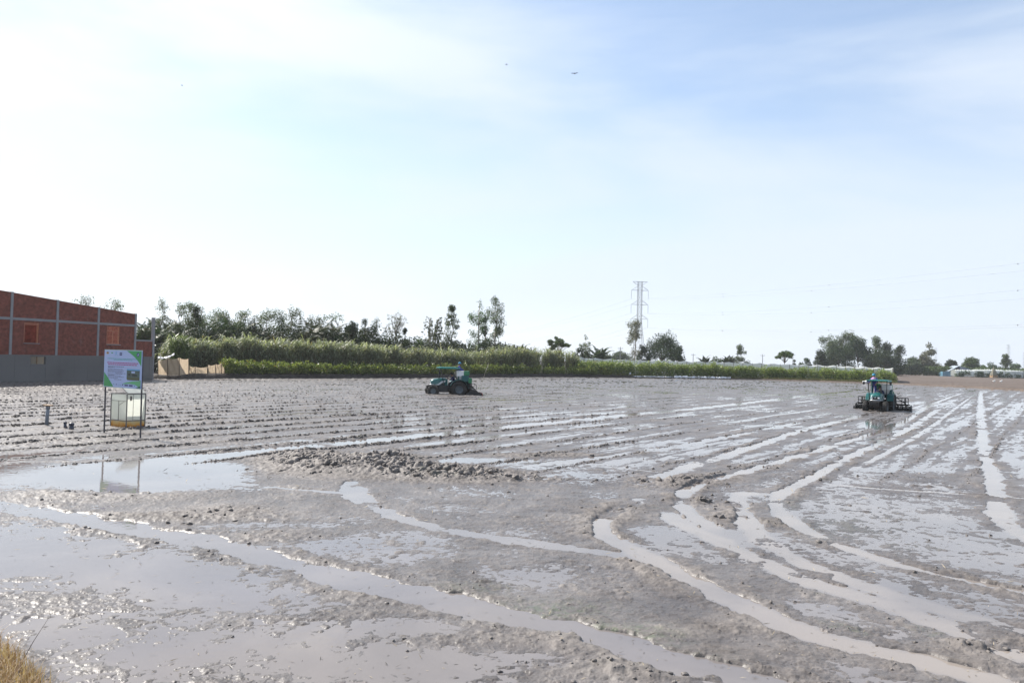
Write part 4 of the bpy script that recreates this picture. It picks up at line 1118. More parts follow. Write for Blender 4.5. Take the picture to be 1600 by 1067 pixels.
# pale plastic sheet thrown over the fence end
sheet = MB(); vs = {}
bm = sheet.bm
c0 = at(258, 558, 84.5)
nx, ny = 14, 6; grid = []
for i in range(nx + 1):
    row = []
    for j in range(ny + 1):
        px = 246 + 27 * i / nx
        top = 557.5 - 5.5 * (i / nx) ** 1.3 + 2.5 * math.sin(i / nx * PI)
        q = at(px, top + 1.0 * math.sin(j * 1.7 + i), 83.3 + j * .45); q.z -= .05 * (j - 3) ** 2 * .25 + .05 * math.sin(i * 2.1 + j)
        row.append(bm.verts.new(q - c0))
    grid.append(row)
for i in range(nx):
    for j in range(ny): bm.faces.new((grid[i][j], grid[i + 1][j], grid[i + 1][j + 1], grid[i][j + 1]))
PLAST = simple('white_plastic', (.74, .75, .78), .4, .1, 3, bump=.2)
bmesh.ops.solidify(bm, geom=list(bm.faces), thickness=.02)
tag(sheet.build('plastic_sheet', PLAST, None, True, loc=c0), 'white plastic sheet sagging over the end of the tan net fence', 'plastic sheet')

# ------------------------------------------------------------------ net house: posts under one long white net
WNET, nt, out = mat_new('white_netting')
p = N(nt, 'ShaderNodeBsdfPrincipled'); p.inputs['Roughness'].default_value = .75
tc = N(nt, 'ShaderNodeTexCoord'); n1 = noise(nt, .12, 6, .65, tc.outputs['Object'])
L(nt, ramp(nt, n1.outputs[0], [(.35, (.50, .53, .50)), (.65, (.74, .76, .76))]).outputs[0], p.inputs['Base Color'])
t = N(nt, 'ShaderNodeBsdfTranslucent'); t.inputs['Color'].default_value = (.6, .64, .6, 1)
mx = N(nt, 'ShaderNodeMixShader'); mx.inputs[0].default_value = .3; L(nt, p.outputs[0], mx.inputs[1]); L(nt, t.outputs[0], mx.inputs[2])
tr = N(nt, 'ShaderNodeBsdfTransparent'); m2 = N(nt, 'ShaderNodeMixShader'); m2.inputs[0].default_value = .15
L(nt, mx.outputs[0], m2.inputs[1]); L(nt, tr.outputs[0], m2.inputs[2]); L(nt, m2.outputs[0], out.inputs[0])
SHADEN = simple('dark_shade_net', (.055, .06, .058), .9, .3, 2)
NHT = [(905,557.5),(930,559),(960,560.5),(1000,562),(1050,563.3),(1100,564),(1150,565.5),(1200,567),(1250,569),(1300,570.5),(1350,572.5),(1395,574.5)]
nh = empty('net_house', edge(1150) + Vector((0, 6, 0)), 0, 'very long low net house with a rippled white net roof behind tall weeds', 'net house')
npx = np.linspace(905, 1395, 200)
e, u_ = edge_np(npx); vs = []
offn = [5.2, 5.0, 5.1, 6, 8, 11, 15, 20, 26, 33, 40, 40.5]
for k, o in enumerate(offn):
    D = e + o
    top = (hz(npx) - interp(npx, NHT)) * (e + 5) / F + HC
    # the net hangs between its wires
    z = top - .22 * np.abs(np.sin(npx / 7.4)) - .10 * abs(math.sin(o * .6)) + .12 * gnoise(npx / 16., np.full_like(npx, o * .2), 5)
    if k == 0: z = z * 0 + .25
    elif k == 1: z = z - .35
    elif k == len(offn) - 1: z = z * 0 + .2
    vs.append(np.stack([u_ * D - nh.location.x, D - nh.location.y, z - nh.location.z], 1))
nn = len(npx); vs = np.concatenate(vs)
ii = (np.arange(len(offn) - 1)[:, None] * nn + np.arange(nn - 1)[None, :]).ravel()
fq = np.stack([ii, ii + 1, ii + nn + 1, ii + nn], 1)
link('net_roof', mesh_np('net_roof', vs, fq, True), WNET, nh)
# dark net end wall at the right
a0 = len(npx) - 1
ev = [vs[k * nn + a0] + np.array([.15, 0, 0]) for k in range(1, len(offn) - 1)]
mb = MB(); mb.prism([tuple(q) for q in ev] + [(ev[-1][0], ev[-1][1], .1), (ev[0][0], ev[0][1], .1)], (.06, 0, 0)); mb.build('end_net', SHADEN, nh)
for px in np.linspace(912, 1394, 34):
    ee, uu = edge_np(np.array([px])); D = ee[0] + 4.9
    top = (hz(px) - float(interp(px, NHT))) * (ee[0] + 5) / F + HC
    q = Vector((uu[0] * D, D, 0)) - nh.location
    MB().tube(q, q + Vector((0, 0, top - .1)), .05, .04, 6).build('post', STICK, nh)
# rolled white sheeting and sacks lying on the field edge
for i, (pa, pb, lab) in enumerate([(988, 1052, 'long pale plastic roll lying on the field edge below the net house, left one'), (1055, 1104, 'crumpled white plastic on the brown edge in the middle of the net house'), (1104, 1142, 'white plastic heap at the field edge, right one of three'), (1351, 1357, 'small white sack on the field edge left of the near tractor'), ]):
    mb = MB(); rg = random.Random(i)
    c0 = edge(( pa + pb) / 2) + Vector((0, .5, .2)); k = int((pb - pa) / 4) + 3
    for j in range(k):
        px = pa + (pb - pa) * (j + .5) / k; q = edge(px) + Vector((0, .25 + rg.random() * .5, .24)) - c0
        mb.ball(q, .5, (rg.uniform(.8, 1.3), .6, rg.uniform(.25, .6) * (1.0 if pb > 1053 else .35)), Quaternion((0, 0, 1), rg.random() * 3), 10, 6)
    for v in mb.bm.verts: v.co += Vector((rg.uniform(-.07, .07), rg.uniform(-.07, .07), rg.uniform(-.06, .06)))
    tag(mb.build('plastic_sheeting', PLAST, None, True, loc=c0), lab, 'plastic sheeting')
mb = MB()
for j in range(3): mb.ball((.1 * j, .05 * j, .25 + .2 * j), .16, (1, .8, 1.4))
tag(mb.build('white_sack', PLAST, None, True, loc=edge(988) + Vector((-.4, 1.5, .1))), 'little white upright bag at the corner where the bank meets the net house', 'bag')

# ------------------------------------------------------------------ power pylons, poles and wires
STEEL = simple('galvanised_steel', (.34, .36, .38), .55, .1, .5, metallic=.0)
PORC = simple('insulator_glass', (.30, .32, .33), .3, .1, 2)
def pylon(loc, Hp, rz, label, thick=1.0, name='power_pylon'):
    root = empty(name, loc, rz, label, 'pylon', 'lattice power pylons')
    s = Hp / 45.0
    def w_at(z):                       # half width of the shaft
        z = z / s
        return s * (3.4 - 2.35 * min(1, z / 24)) if z < 24 else s * 1.05
    lv = [0, 6, 11, 15.5, 19.5, 22.5, 25.5, 28, 30.5, 33, 35.5, 38, 40.5, 43, 45]
    lv = [z * s for z in lv]
    t = .16 * thick
    mb = MB()
    for sx in (-1, 1):
        for sy in (-1, 1):
            for a, b in zip(lv, lv[1:]):
                mb.bar((sx * w_at(a), sy * w_at(a), a), (sx * w_at(b), sy * w_at(b), b), t)
    mb.build('corner_posts', STEEL, root)
    mb = MB()
    for a, b in zip(lv, lv[1:]):
        wa, wb = w_at(a), w_at(b)
        for sd_ in (-1, 1):
            mb.bar((-wa, sd_ * wa, a), (wb, sd_ * wb, b), t * .55); mb.bar((wa, sd_ * wa, a), (-wb, sd_ * wb, b), t * .55)
            mb.bar((sd_ * wa, -wa, a), (sd_ * wb, wb, b), t * .55); mb.bar((sd_ * wa, wa, a), (sd_ * wb, -wb, b), t * .55)
            mb.bar((-wb, sd_ * wb, b), (wb, sd_ * wb, b), t * .5)
    mb.build('bracing', STEEL, root)
    tips = []
    for (z, half, up) in ((25.5, 4.5, 2.2), (33, 4.5, 2.2), (40.5, 4.5, 2.2), (45, 3.9, -1.8)):
        z *= s; half *= s; mb = MB()
        for sx in (-1, 1):
            tip = (sx * half, 0, z)
            for sy in (-1, 1):
                mb.bar((sx * w_at(z), sy * w_at(z), z), tip, t * .8)
                mb.bar((sx * w_at(z), sy * w_at(z), z + up * s), tip, t * .65)
            if up > 0: tips.append(tip)
        mb.bar((-half * .98, 0, z), (half * .98, 0, z), t * .7)
        mb.build('cross_arm', STEEL, root)
    ends = []
    for tip in tips:
        prof = [(.02, 0)]
        Li = 4.6 * s
        for k in range(12): prof += [(.13 * thick, -Li * (k + .3) / 12), (.05, -Li * (k + .8) / 12)]
        MB().lathe([(r_, a + 0) for r_, a in prof], 'Z', 6, tip).build('insulator', PORC, root)
        M = Matrix.Rotation(rz, 3, 'Z')
        ends.append(Vector(loc) + M @ Vector((tip[0], 0, tip[2] - Li)))
    return root, ends
PD = 430.0
base = at(997.5, 560, PD); Hp = (hz(997.5) - 440) * PD / F + HC
_, E1 = pylon((base.x, PD, -.1), Hp + .1, R(4), 'tall steel lattice pylon in the middle of the skyline, nearest of the pylons', .95)
def far_pylon(px, top, D, lab):
    b = at(px, 560, D); return pylon((b.x, D, -.3), (hz(px) - top) * D / F + HC, R(20), lab, .75)[1]
E2 = far_pylon(1575.5, 538.5, 1250, 'small distant pylon above the upright bushy tree at the right')
E3 = far_pylon(1462, 543, 1700, 'faint distant pylon beside the tall thin far tree')
E4 = far_pylon(1601, 550, 800, 'distant pylon cut by the right edge of the picture')
WIRE = simple('power_cable', (.42, .44, .47), .6, .05, 1)
DAMP = simple('wire_spacer', (.12, .12, .13), .6, .1, 1)
# the line runs on over our heads to the right: each wire hangs from the pylon's arms; photo points of the wires fix their course
RW = {0: [(1015,452+33),(1160,508),(1300,519),(1420,519.5),(1500,517),(1600,511),(1700,503)],
      1: [(1013,489),(1180,517),(1300,523),(1420,521.5),(1500,519.5),(1600,514),(1700,507)],
      2: [(1014,479),(1080,490),(1158,494.5),(1308,490),(1400,484),(1500,473.5),(1600,459),(1700,442)],
      3: [(1013,483),(1090,493),(1200,496.5),(1358,492.5),(1500,481),(1600,471),(1700,458)],
      4: [(1015,460),(1060,466.5),(1160,468.5),(1255,465),(1310,458.5),(1450,441),(1570,421.5),(1600,416),(1700,398)],
      5: [(1013,463),(1090,468.5),(1200,469),(1360,459),(1500,442.5),(1600,428),(1700,412)]}
WL = ['lowest', 'lowest', 'middle', 'middle', 'top', 'top']
for i in range(6):
    s0 = E1[i]
    px_, py_ = RW[i][-1]; endp = at(px_, py_, 215)
    px_, py_ = RW[i][len(RW[i]) // 2]; Dm = PD - (PD - 215) * ((px_ - 1000) / 700); midp = at(px_, py_, Dm)
    h = (Vector((midp.x, midp.y)) - Vector((s0.x, s0.y))).length / (Vector((endp.x, endp.y)) - Vector((s0.x, s0.y))).length
    sag = (s0.z + (endp.z - s0.z) * h - midp.z) / (h * (1 - h))
    n = 49; out_ = []
    for j in range(n):
        t_ = j / (n - 1); q = s0.lerp(endp, t_); q.z -= sag * t_ * (1 - t_); out_.append(q)
    mb = MB(); mb.path([q - s0 for q in out_], .032, 4)
    wr = mb.build('power_line', WIRE, None, loc=s0)
    tag(wr, '%s pair of wires right of the big pylon, %s wire' % (WL[i], 'upper' if i % 2 == 0 else 'lower'), 'power line', 'power lines on the big pylon')
    for f_ in ((.35, .62, .93) if i % 2 == 0 else (.3, .55)):
        q = out_[int(f_ * (n - 1))] - s0
        MB().ball(q - Vector((0, 0, .10)), .15, (1, 1, 1.3), None, 6, 4).build('spacer', DAMP, wr)
for i in range(6):
    s0 = E1[i]; tgt = at(600 - 6 * i, 556, 900); tgt.z = E1[i].z * .9
    mb = MB(); pts = []
    for j in range(25):
        t_ = j / 24; q = s0.lerp(tgt, t_); q.z -= 4 * 17 * t_ * (1 - t_); pts.append(q - s0)
    mb.path(pts, .035, 4)
    tag(mb.build('power_line', WIRE, None, loc=s0), 'wire sagging left from the big pylon, %s arm, %s side' % (['bottom', 'bottom', 'middle', 'middle', 'top', 'top'][i], 'left' if i % 2 == 0 else 'right'), 'power line', 'power lines on the big pylon')
def pole(px, top, D, lab):
    b = at(px, 560, D); Hh = (hz(px) - top) * D / F + HC
    root = empty('utility_pole', (b.x, D, -.1), 0, lab, 'utility pole', 'far utility poles')
    MB().tube((0, 0, 0), (0, 0, Hh), .16, .10, 8).build('pole', CONC, root)
    mb = MB(); mb.box((0, -.12, Hh - .5), (1.6, .1, .12)); mb.build('cross_arm', STEEL, root)
    for xx in (-.7, 0, .7): MB().tube((xx, -.12, Hh - .44), (xx, -.12, Hh - .2), .06, .04, 6).build('insulator', PORC, root)
    return root
pole(969, 541.5, 260, 'thin utility pole between the cane and the big pylon')
pole(1083, 552, 300, 'short pole just right of the big round dark tree')
pole(1191.5, 553, 300, 'thin pole left of the flat-topped tree')
pole(1239, 552, 320, 'thin pole right of the flat-topped tree')

# ------------------------------------------------------------------ far right: shed and net-covered beds
BLUEM = simple('blue_sheet', (.10, .22, .30), .5, .2, 1); GREYR = simple('grey_roof_sheet', (.16, .19, .25), .5, .15, 1); PALE = simple('pale_roof_sheet', (.26, .30, .34), .5, .1, 1)
D = edge(1490).y + 235
c = at(1495, 560, D); sh = empty('farm_shed', (c.x, D, .2), R(-8), 'low blue-grey shed with sloping roofs at the far side of the brown field', 'shed')
m_ = D / F
MB().box((-17 * m_, 0, .9), (13 * m_, 5, 2.2), bev=.03).build('blue_wall', BLUEM, sh)
mb = MB(); mb.prism([(-14 * m_, -3, 2.0), (0, -3, 4.6), (0, -3, 4.9), (-15 * m_, -3, 2.3)], (0, 8, 0)); mb.build('roof', PALE, sh)
mb = MB(); mb.prism([(.1, -3.2, 4.7), (25 * m_, -3.2, 2.8), (25 * m_, -3.2, .9), (.1, -3.2, .4)], (0, 7, 0)); mb.build('side_wall', GREYR, sh)
for i, (xa, xb, tp, lab) in enumerate([(1489, 1520, 578, 'net-covered plant bed right of the blue shed, greyest one'), (1520, 1537, 577.5, 'net-covered plant bed with dark leaves showing through'), (1537, 1567, 577.5, 'long white net-covered bed under the upright bushy tree'), (1567, 1610, 579, 'net-covered bed running off the right edge of the picture')]):
    D = edge(1540).y + 225 + i
    c = at((xa + xb) / 2, 560, D); root = empty('net_covered_bed', (c.x, D, .2), 0, lab, 'plant bed', 'net-covered beds at the far right')
    Wb = (xb - xa) * D / F * .96; Hb = (hz(xb) - tp) * D / F + HC
    Hb = max(1.6, Hb); vs = []; n = 28
    for k in range(n + 1):
        x_ = -Wb / 2 + Wb * k / n; zt = Hb * (1 - .10 * abs(math.sin(k * .9 + i)))
        for (y_, z_) in ((-2.2, .2), (-2.1, zt * .8), (0, zt), (2.1, zt * .8), (2.2, .2)): vs.append((x_, y_, z_))
    fs = [(k * 5 + j, k * 5 + 5 + j, k * 5 + 6 + j, k * 5 + j + 1) for k in range(n) for j in range(4)]
    link('net_cover', mesh_np('net_cover', vs, fs, True), WNET, root)
    rg = np.random.default_rng(70 + i); cl = [(np.array([rg.uniform(-Wb / 2, Wb / 2), -2.3 + rg.random() * .5, rg.uniform(.3, Hb * .55)]), .7) for _ in range(16)]
    v, f_ = clump_leaves(cl, 600, .7, rg); link('plants', mesh_np('plants', v, f_), LEAF['far'], root)
b = at(1553, 560, edge(1540).y + 220); root = empty('straw_hut', (b.x, b.y, .2), 0, 'small pointed straw-coloured hut roof above the white net-covered bed', 'hut')
MB().lathe([(1.5, 1.0), (1.0, 2.6), (.1, 4.6)], 'Z', 8).build('roof', simple('straw', (.17, .16, .12), .9, .2, 2), root)
MB().box((0, 0, .6), (2.2, 2.2, 1.2)).build('wall', WOOD, root)
for i, px in enumerate((1553, 1564)):
    q = gp(px, 597 + .4 * i, .1); mb = MB()
    mb.ball((0, 0, .3), .22, (1.5, .8, .9)).ball((.3, 0, .62), .10, (1.1, .9, .9)); mb.path([(.22, 0, .38), (.29, 0, .5), (.31, 0, .6)], .045, 6); mb.tube((.38, 0, .62), (.5, 0, .6), .02, .005, 5)
    mb.tube((-.02, .06, .0), (0, .06, .2), .018, n=5).tube((.06, -.06, .0), (.06, -.06, .2), .018, n=5)
    tag(mb.build('white_egret', simple('white_feathers', (.8, .8, .78), .7, .05, 3), None, True, loc=(q.x, q.y, .06)), 'small white bird standing on the brown field at the right, %s of two' % ('left' if i == 0 else 'right'), 'bird')

# ------------------------------------------------------------------ sign board, gas chamber, pipes
POSTM = simple('dark_steel_post', (.055, .05, .06), .55, .2, 4, dirt=(.16, .12, .10), dirt_amt=.4)
sa, sb = gp(160.5, 677), gp(217.5, 684.5)
sdir = (sb - sa); sw = sdir.length
sgn = empty('sign_board', sa, math.atan2(sdir.y, sdir.x), 'square white and green information sign on two thin dark posts in the mud', 'sign')
# local: x along the board, -y towards the viewer
ztop = HC + (hz(190) - 547.0) * sa.y / F; zbot = HC - (604.0 - hz(190)) * sa.y / F
lean = .05
for xx in (.02, sw):
    MB().box((xx, .03, ztop / 2 - .15), (.042, .042, ztop + .26), Matrix.Rotation(-.012, 4, 'Y'), bev=.004).build('post', POSTM, sgn)
bw_, bh_ = sw + .06, ztop - zbot
bx0 = -.03
SIGNW = simple('sign_white_shaded', (.35, .43, .68), .45, .05, 2)  # white board, the blue of its shaded face put into the base colour
face = MB().box((bx0 + bw_ / 2, -.012, zbot + bh_ / 2), (bw_, .018, bh_), bev=.003).build('panel', SIGNW, sgn)
def sp(u, v, y=-.0235): return (bx0 + u * bw_, y, zbot + (1 - v) * bh_)
GRN = simple('sign_green', (.025, .27, .075), .45, .12, 3); GRN2 = simple('sign_dark_green', (.01, .10, .06), .45, .1, 3); NAVY = simple('sign_navy', (.035, .045, .16), .5, .1, 3)
PINK = simple('sign_magenta', (.36, .05, .22), .5, .1, 3); TEALT = simple('sign_teal', (.04, .30, .30), .5, .1, 3); GREYT = simple('sign_grey_ink', (.12, .12, .22), .5, .1, 3); BRN = simple('sign_brown', (.16, .08, .04), .5, .1, 3); SKYB = simple('sign_sky_blue', (.10, .30, .55), .5, .1, 3)
def flat(name, polys, mat, y=-.0235, t_=.0015):
    mb = MB()
    for pl in polys: mb.prism([sp(u, v, y) for u, v in pl], (0, -t_, 0))
    return mb.build(name, mat, face)
arc = [(.60, .012), (.66, .05), (.74, .11), (.82, .18), (.90, .27), (.96, .36), (.988, .41), (.988, .012)]
flat('green_corner', [arc, [(.012, .60), (.05, .66), (.10, .72), (.15, .80), (.20, .87), (.24, .93), (.27, .988), (.012, .988)]], GRN)
flat('green_swoosh', [[(.50, .90), (.62, .85), (.78, .815), (.93, .80), (.988, .775), (.988, .90), (.93, .955), (.85, .90), (.70, .885), (.58, .90)]], simple('sign_pale_green', (.10, .36, .16), .45, .1, 3))
flat('dark_corner', [[(.988, .915), (.988, .988), (.86, .988)]], GRN2)
flat('corner_emblem', [[(.87, .07), (.91, .05), (.94, .09), (.93, .15), (.89, .17), (.86, .12)]], NAVY, -.0255)
flat('corner_leaf', [[(.885, .14), (.90, .09), (.925, .085), (.91, .13)]], SIGNW, -.0275)
def disc(u, v, r_, n=14): return [(u + r_ * math.cos(2 * PI * k / n), v + r_ * math.sin(2 * PI * k / n)) for k in range(n)]
flat('round_emblem', [disc(.088, .082, .034)], simple('sign_gold', (.42, .26, .05), .5, .1, 3)); flat('round_emblem_core', [disc(.088, .078, .020)], BRN, -.0255)
flat('leaf_emblem', [[(.18, .085), (.20, .06), (.235, .065), (.225, .095)]], GRN); flat('small_emblem', [disc(.318, .06, .016), [(.308, .08), (.328, .08), (.334, .115), (.302, .115)]], SKYB)
flat('navy_emblem', [[(.415, .062), (.478, .062), (.478, .142), (.415, .142)]], NAVY); flat('navy_emblem_bar', [[(.423, .095), (.470, .095), (.470, .105), (.423, .105)]], SIGNW, -.0255)
rg = random.Random(3)
def words(v, u0, u1, h, wmin=.02, wmax=.06):
    """a printed line too small to read: word-length strokes"""
    out = []; u = u0
    while u < u1 - .01:
        w_ = min(rg.uniform(wmin, wmax), u1 - u); out.append([(u, v), (u + w_, v), (u + w_, v + h), (u, v + h)]); u += w_ + .010
    return out
flat('teal_heading', words(.222, .09, .90, .016) + words(.256, .26, .76, .014) + words(.139, .285, .385, .008), TEALT)
flat('magenta_title', words(.328, .085, .92, .026, .03, .07) + words(.376, .11, .88, .026, .03, .07), PINK)
flat('list_lines', words(.438, .11, .54, .017) + words(.462, .11, .29, .015) + words(.508, .105, .52, .013) + words(.537, .105, .55, .013) + words(.567, .11, .53, .013) + words(.585, .11, .50, .010) + words(.614, .32, .60, .012) + words(.632, .105, .5, .012) + words(.667, .11, .29, .012) + words(.680, .12, .47, .012) + words(.712, .12, .55, .013) + words(.745, .12, .40, .013) + words(.785, .29, .50, .013), GREYT)
pic = flat('photo_print', [[(.622, .515), (.632, .505), (.948, .505), (.957, .515), (.957, .778), (.948, .79), (.65, .79), (.622, .76)]], simple('print_dark_green', (.05, .085, .075), .5, .45, 3.5))
flat('photo_sky', [[(.625, .492), (.955, .492), (.955, .53), (.625, .53)]], SKYB, -.0255); flat('photo_light_patch', [[(.745, .55), (.835, .55), (.835, .60), (.745, .60)]], SIGNW, -.0255)
flat('photo_machine', [[(.76, .635), (.87, .625), (.90, .645), (.90, .68), (.77, .675)], [(.66, .61), (.72, .61), (.72, .67), (.66, .67)]], simple('print_black', (.012, .015, .016), .5, .1, 3), -.0255); flat('photo_field', [[(.625, .715), (.955, .705), (.955, .775), (.65, .785), (.625, .755)]], simple('print_olive', (.06, .07, .03), .5, .3, 8), -.0255)
flat('footer_emblems', [[(.33, .93), (.355, .905), (.38, .93)], disc(.523, .925, .016), [(.575, .91), (.665, .91), (.665, .95), (.575, .95)], [(.69, .91), (.785, .91), (.785, .955), (.69, .955)]], NAVY)
flat('footer_marks', words(.92, .41, .49, .010) + [disc(.20, .925, .015), disc(.285, .915, .014), disc(.835, .93, .015)], TEALT)
EDG = simple('sign_pale_edge', (.50, .62, .50), .5, .1, 3)
mb = MB(); mb.box((bx0 + bw_ / 2, -.012, ztop + .006), (bw_ + .01, .024, .012)); mb.box((bx0 + bw_ / 2, -.012, zbot - .006), (bw_ + .01, .024, .012)); mb.build('edge_strip', EDG, sgn)

# closed gas-sampling chamber standing on the mud
ca = gp(172.5, 666); cc = gp(197, 668.5); cb = gp(233.5, 667.5)
ch = empty('gas_sampling_box', cc, 0, 'clear box chamber with dark frame, tilted lid and amber stained base behind the sign', 'sampling box')
v1 = (ca - cc); v2 = (cb - cc); v1.z = v2.z = 0
Hc_ = (667 - 614) * cc.y / F; zt = Hc_
A0, B0_, C0, D0 = Vector((0, 0, 0)), v1, v2, v1 + v2
# make it a true rectangle: keep the front edge, square the side
v2n = v2 - v1 * (v1.dot(v2) / v1.dot(v1)) * .85; C0 = v2n; D0 = v1 + v2n
FRM = simple('dark_frame', (.17, .16, .15), .5, .2, 5)
ACR, nt, out = mat_new('clear_panel')
p = N(nt, 'ShaderNodeBsdfPrincipled'); p.inputs['Base Color'].default_value = (.78, .79, .76, 1); p.inputs['Roughness'].default_value = .25
t = N(nt, 'ShaderNodeBsdfTranslucent'); t.inputs['Color'].default_value = (.86, .87, .82, 1)
mx = N(nt, 'ShaderNodeMixShader'); mx.inputs[0].default_value = .55; L(nt, p.outputs[0], mx.inputs[1]); L(nt, t.outputs[0], mx.inputs[2])
tr = N(nt, 'ShaderNodeBsdfTransparent'); m2 = N(nt, 'ShaderNodeMixShader'); m2.inputs[0].default_value = .26; tr.inputs[0].default_value = (.94, .95, .92, 1)
L(nt, mx.outputs[0], m2.inputs[1]); L(nt, tr.outputs[0], m2.inputs[2]); L(nt, m2.outputs[0], out.inputs[0])
AMB, nt, out = mat_new('amber_base')
p = N(nt, 'ShaderNodeBsdfPrincipled'); p.inputs['Roughness'].default_value = .4
tc = N(nt, 'ShaderNodeTexCoord'); se = N(nt, 'ShaderNodeSeparateXYZ'); L(nt, tc.outputs['Object'], se.inputs[0])
n1 = noise(nt, 3.0, 5, .6, tc.outputs['Object']); f_ = math_(nt, 'ADD', math_(nt, 'MULTIPLY', se.outputs['Z'], 3.2), math_(nt, 'MULTIPLY', math_(nt, 'SUBTRACT', n1.outputs[0], .5), 1.1))
cr_ = ramp(nt, f_, [(.02, (.20, .085, .02)), (.16, (.70, .36, .06)), (.50, (.80, .60, .25)), (.95, (.75, .73, .60))]); L(nt, cr_.outputs[0], p.inputs['Base Color'])
t = N(nt, 'ShaderNodeBsdfTranslucent'); L(nt, cr_.outputs[0], t.inputs[0]); mx = N(nt, 'ShaderNodeMixShader'); mx.inputs[0].default_value = .55
L(nt, p.outputs[0], mx.inputs[1]); L(nt, t.outputs[0], mx.inputs[2]); L(nt, mx.outputs[0], out.inputs[0])
corners = [A0, B0_, D0, C0]; zb_ = .26
up = Vector((0, 0, 1))
mb = MB()
for q in corners: mb.bar(q - up * .1, q + up * zt, .034)
mb.build('uprights', FRM, ch)
for zz in (zt - .015, zb_):
    mb = MB()
    for a, b in zip(corners, corners[1:] + corners[:1]):
        d_ = (b - a).normalized() * .018; mb.bar(a + d_ + up * zz, b - d_ + up * zz, .03)
    mb.build('frame_ring', FRM, ch)
cen = (A0 + D0) / 2
for a, b in zip(corners, corners[1:] + corners[:1]):
    ins = (cen - (a + b) / 2).normalized() * .004; d_ = (b - a).normalized() * .02
    mb = MB(); mb.prism([a + d_ + ins + up * (zb_ + .02), b - d_ + ins + up * (zb_ + .02), b - d_ + ins + up * (zt - .035), a + d_ + ins + up * (zt - .035)], ins.normalized() * .006); mb.build('clear_panel', ACR, ch)
    mb = MB(); mb.prism([a + d_ + ins - up * .12, b - d_ + ins - up * .12, b - d_ + ins + up * (zb_ - .018), a + d_ + ins + up * (zb_ - .018)], ins.normalized() * .006); mb.build('stained_base', AMB, ch)
mb = MB()
q0, q1 = A0.lerp(B0_, .04), B0_.lerp(A0, .04); o_ = (A0 + B0_) / 2 - cen; o_ = o_.normalized() * .012
mb.bar(q0 + o_ + up * (zt - .28), q1 + o_ + up * (zt - .28), .016); m0 = A0.lerp(B0_, .5)
mb.bar(m0 + o_ + up * zb_, m0 + o_ + up * (zt - .29), .016); mb.bar(m0 + o_ + up * (zt - .45), A0.lerp(B0_, .15) + o_ + up * (zt - .30), .012)
mb.build('door_strips', FRM, ch)
o2 = ((A0 + C0) / 2 - cen).normalized() * .012; m1 = A0.lerp(C0, .33)
mb = MB(); mb.bar(m1 + o2 + up * zb_, m1 + o2 + up * (zt - .02), .012); mb.build('side_strip', FRM, ch)
MB().box(A0.lerp(C0, .20) + o2 + up * (zt - .17), (.06, .04, .17)).build('gauge_box', FRM, ch)
# lid propped open towards the back left
hinge_a, hinge_b = A0.lerp(C0, .04) + up * (zt + .02), C0 + up * (zt + .02)
dirv = (B0_ - A0).normalized() * .62 * (B0_ - A0).length + up * .34
lid = MB(); lid.prism([hinge_a, hinge_b, hinge_b + dirv, hinge_a + dirv], up * .012)
lo_ = lid.build('lid', ACR, ch)
mb = MB()
for a, b in ((hinge_a, hinge_b), (hinge_b, hinge_b + dirv), (hinge_b + dirv, hinge_a + dirv), (hinge_a + dirv, hinge_a), (hinge_a.lerp(hinge_b, .5), hinge_a.lerp(hinge_b, .5) + dirv)): mb.bar(a - up * .012, b - up * .012, .02)
mb.build('lid_frame', FRM, lo_)

PIPE = simple('blue_grey_pipe', (.17, .19, .22), .5, .15, 4, dirt=(.2, .17, .15), dirt_amt=.5)
q = gp(72.5, 665); pst = empty('pipe_post', (q.x, q.y, 0), 0, 'tall grey-blue pipe standing in the mud with a flat wooden cap', 'pipe')
hp = (665 - 634) * q.y / F
mb = MB(); mb.tube((0, 0, -.15), (.035, 0, hp), .065, .065, 16); mb.build('pipe', PIPE, pst, True)
MB().box((.03, 0, hp + .02), (.27, .24, .04), Matrix.Rotation(.07, 4, 'Y'), bev=.006).build('cap', WOOD, pst)
MB().tube((.033, 0, hp - .12), (.035, 0, hp - .01), .078, .078, 16).build('collar', PIPE, pst, True)
DPIPE = simple('dark_pipe', (.05, .055, .075), .45, .2, 4, dirt=(.18, .15, .13), dirt_amt=.5)
q = gp(101.5, 670); hp = 11 * q.y / F
mb = MB(); mb.tube((0, 0, -.1), (0, 0, hp), .052, .05, 14); mb.tube((0, 0, hp - .06), (0, 0, hp + .005), .06, .06, 14)
tag(mb.build('pipe_stub', DPIPE, None, True, loc=(q.x, q.y, 0)), 'thin short dark pipe stub in the mud, left of a wider one', 'pipe')
q = gp(111.5, 671); hp = 8 * q.y / F; st = empty('capped_pipe', (q.x, q.y, 0), 0, 'short wide dark pipe with a cap and a thin wire standing up', 'pipe')
MB().tube((0, 0, -.1), (0, 0, hp), .085, .08, 16).build('pipe', DPIPE, st, True)
mb = MB(); mb.lathe([(.0, hp + .07), (.06, hp + .06), (.095, hp + .03), (.095, hp - .02), (.086, hp - .02)], 'Z', 16); mb.build('cap', DPIPE, st, True)
MB().path([(0, 0, hp + .06), (.01, 0, hp + .16), (-.01, 0, hp + .30)], .007, 5).build('wire', STEEL, st)

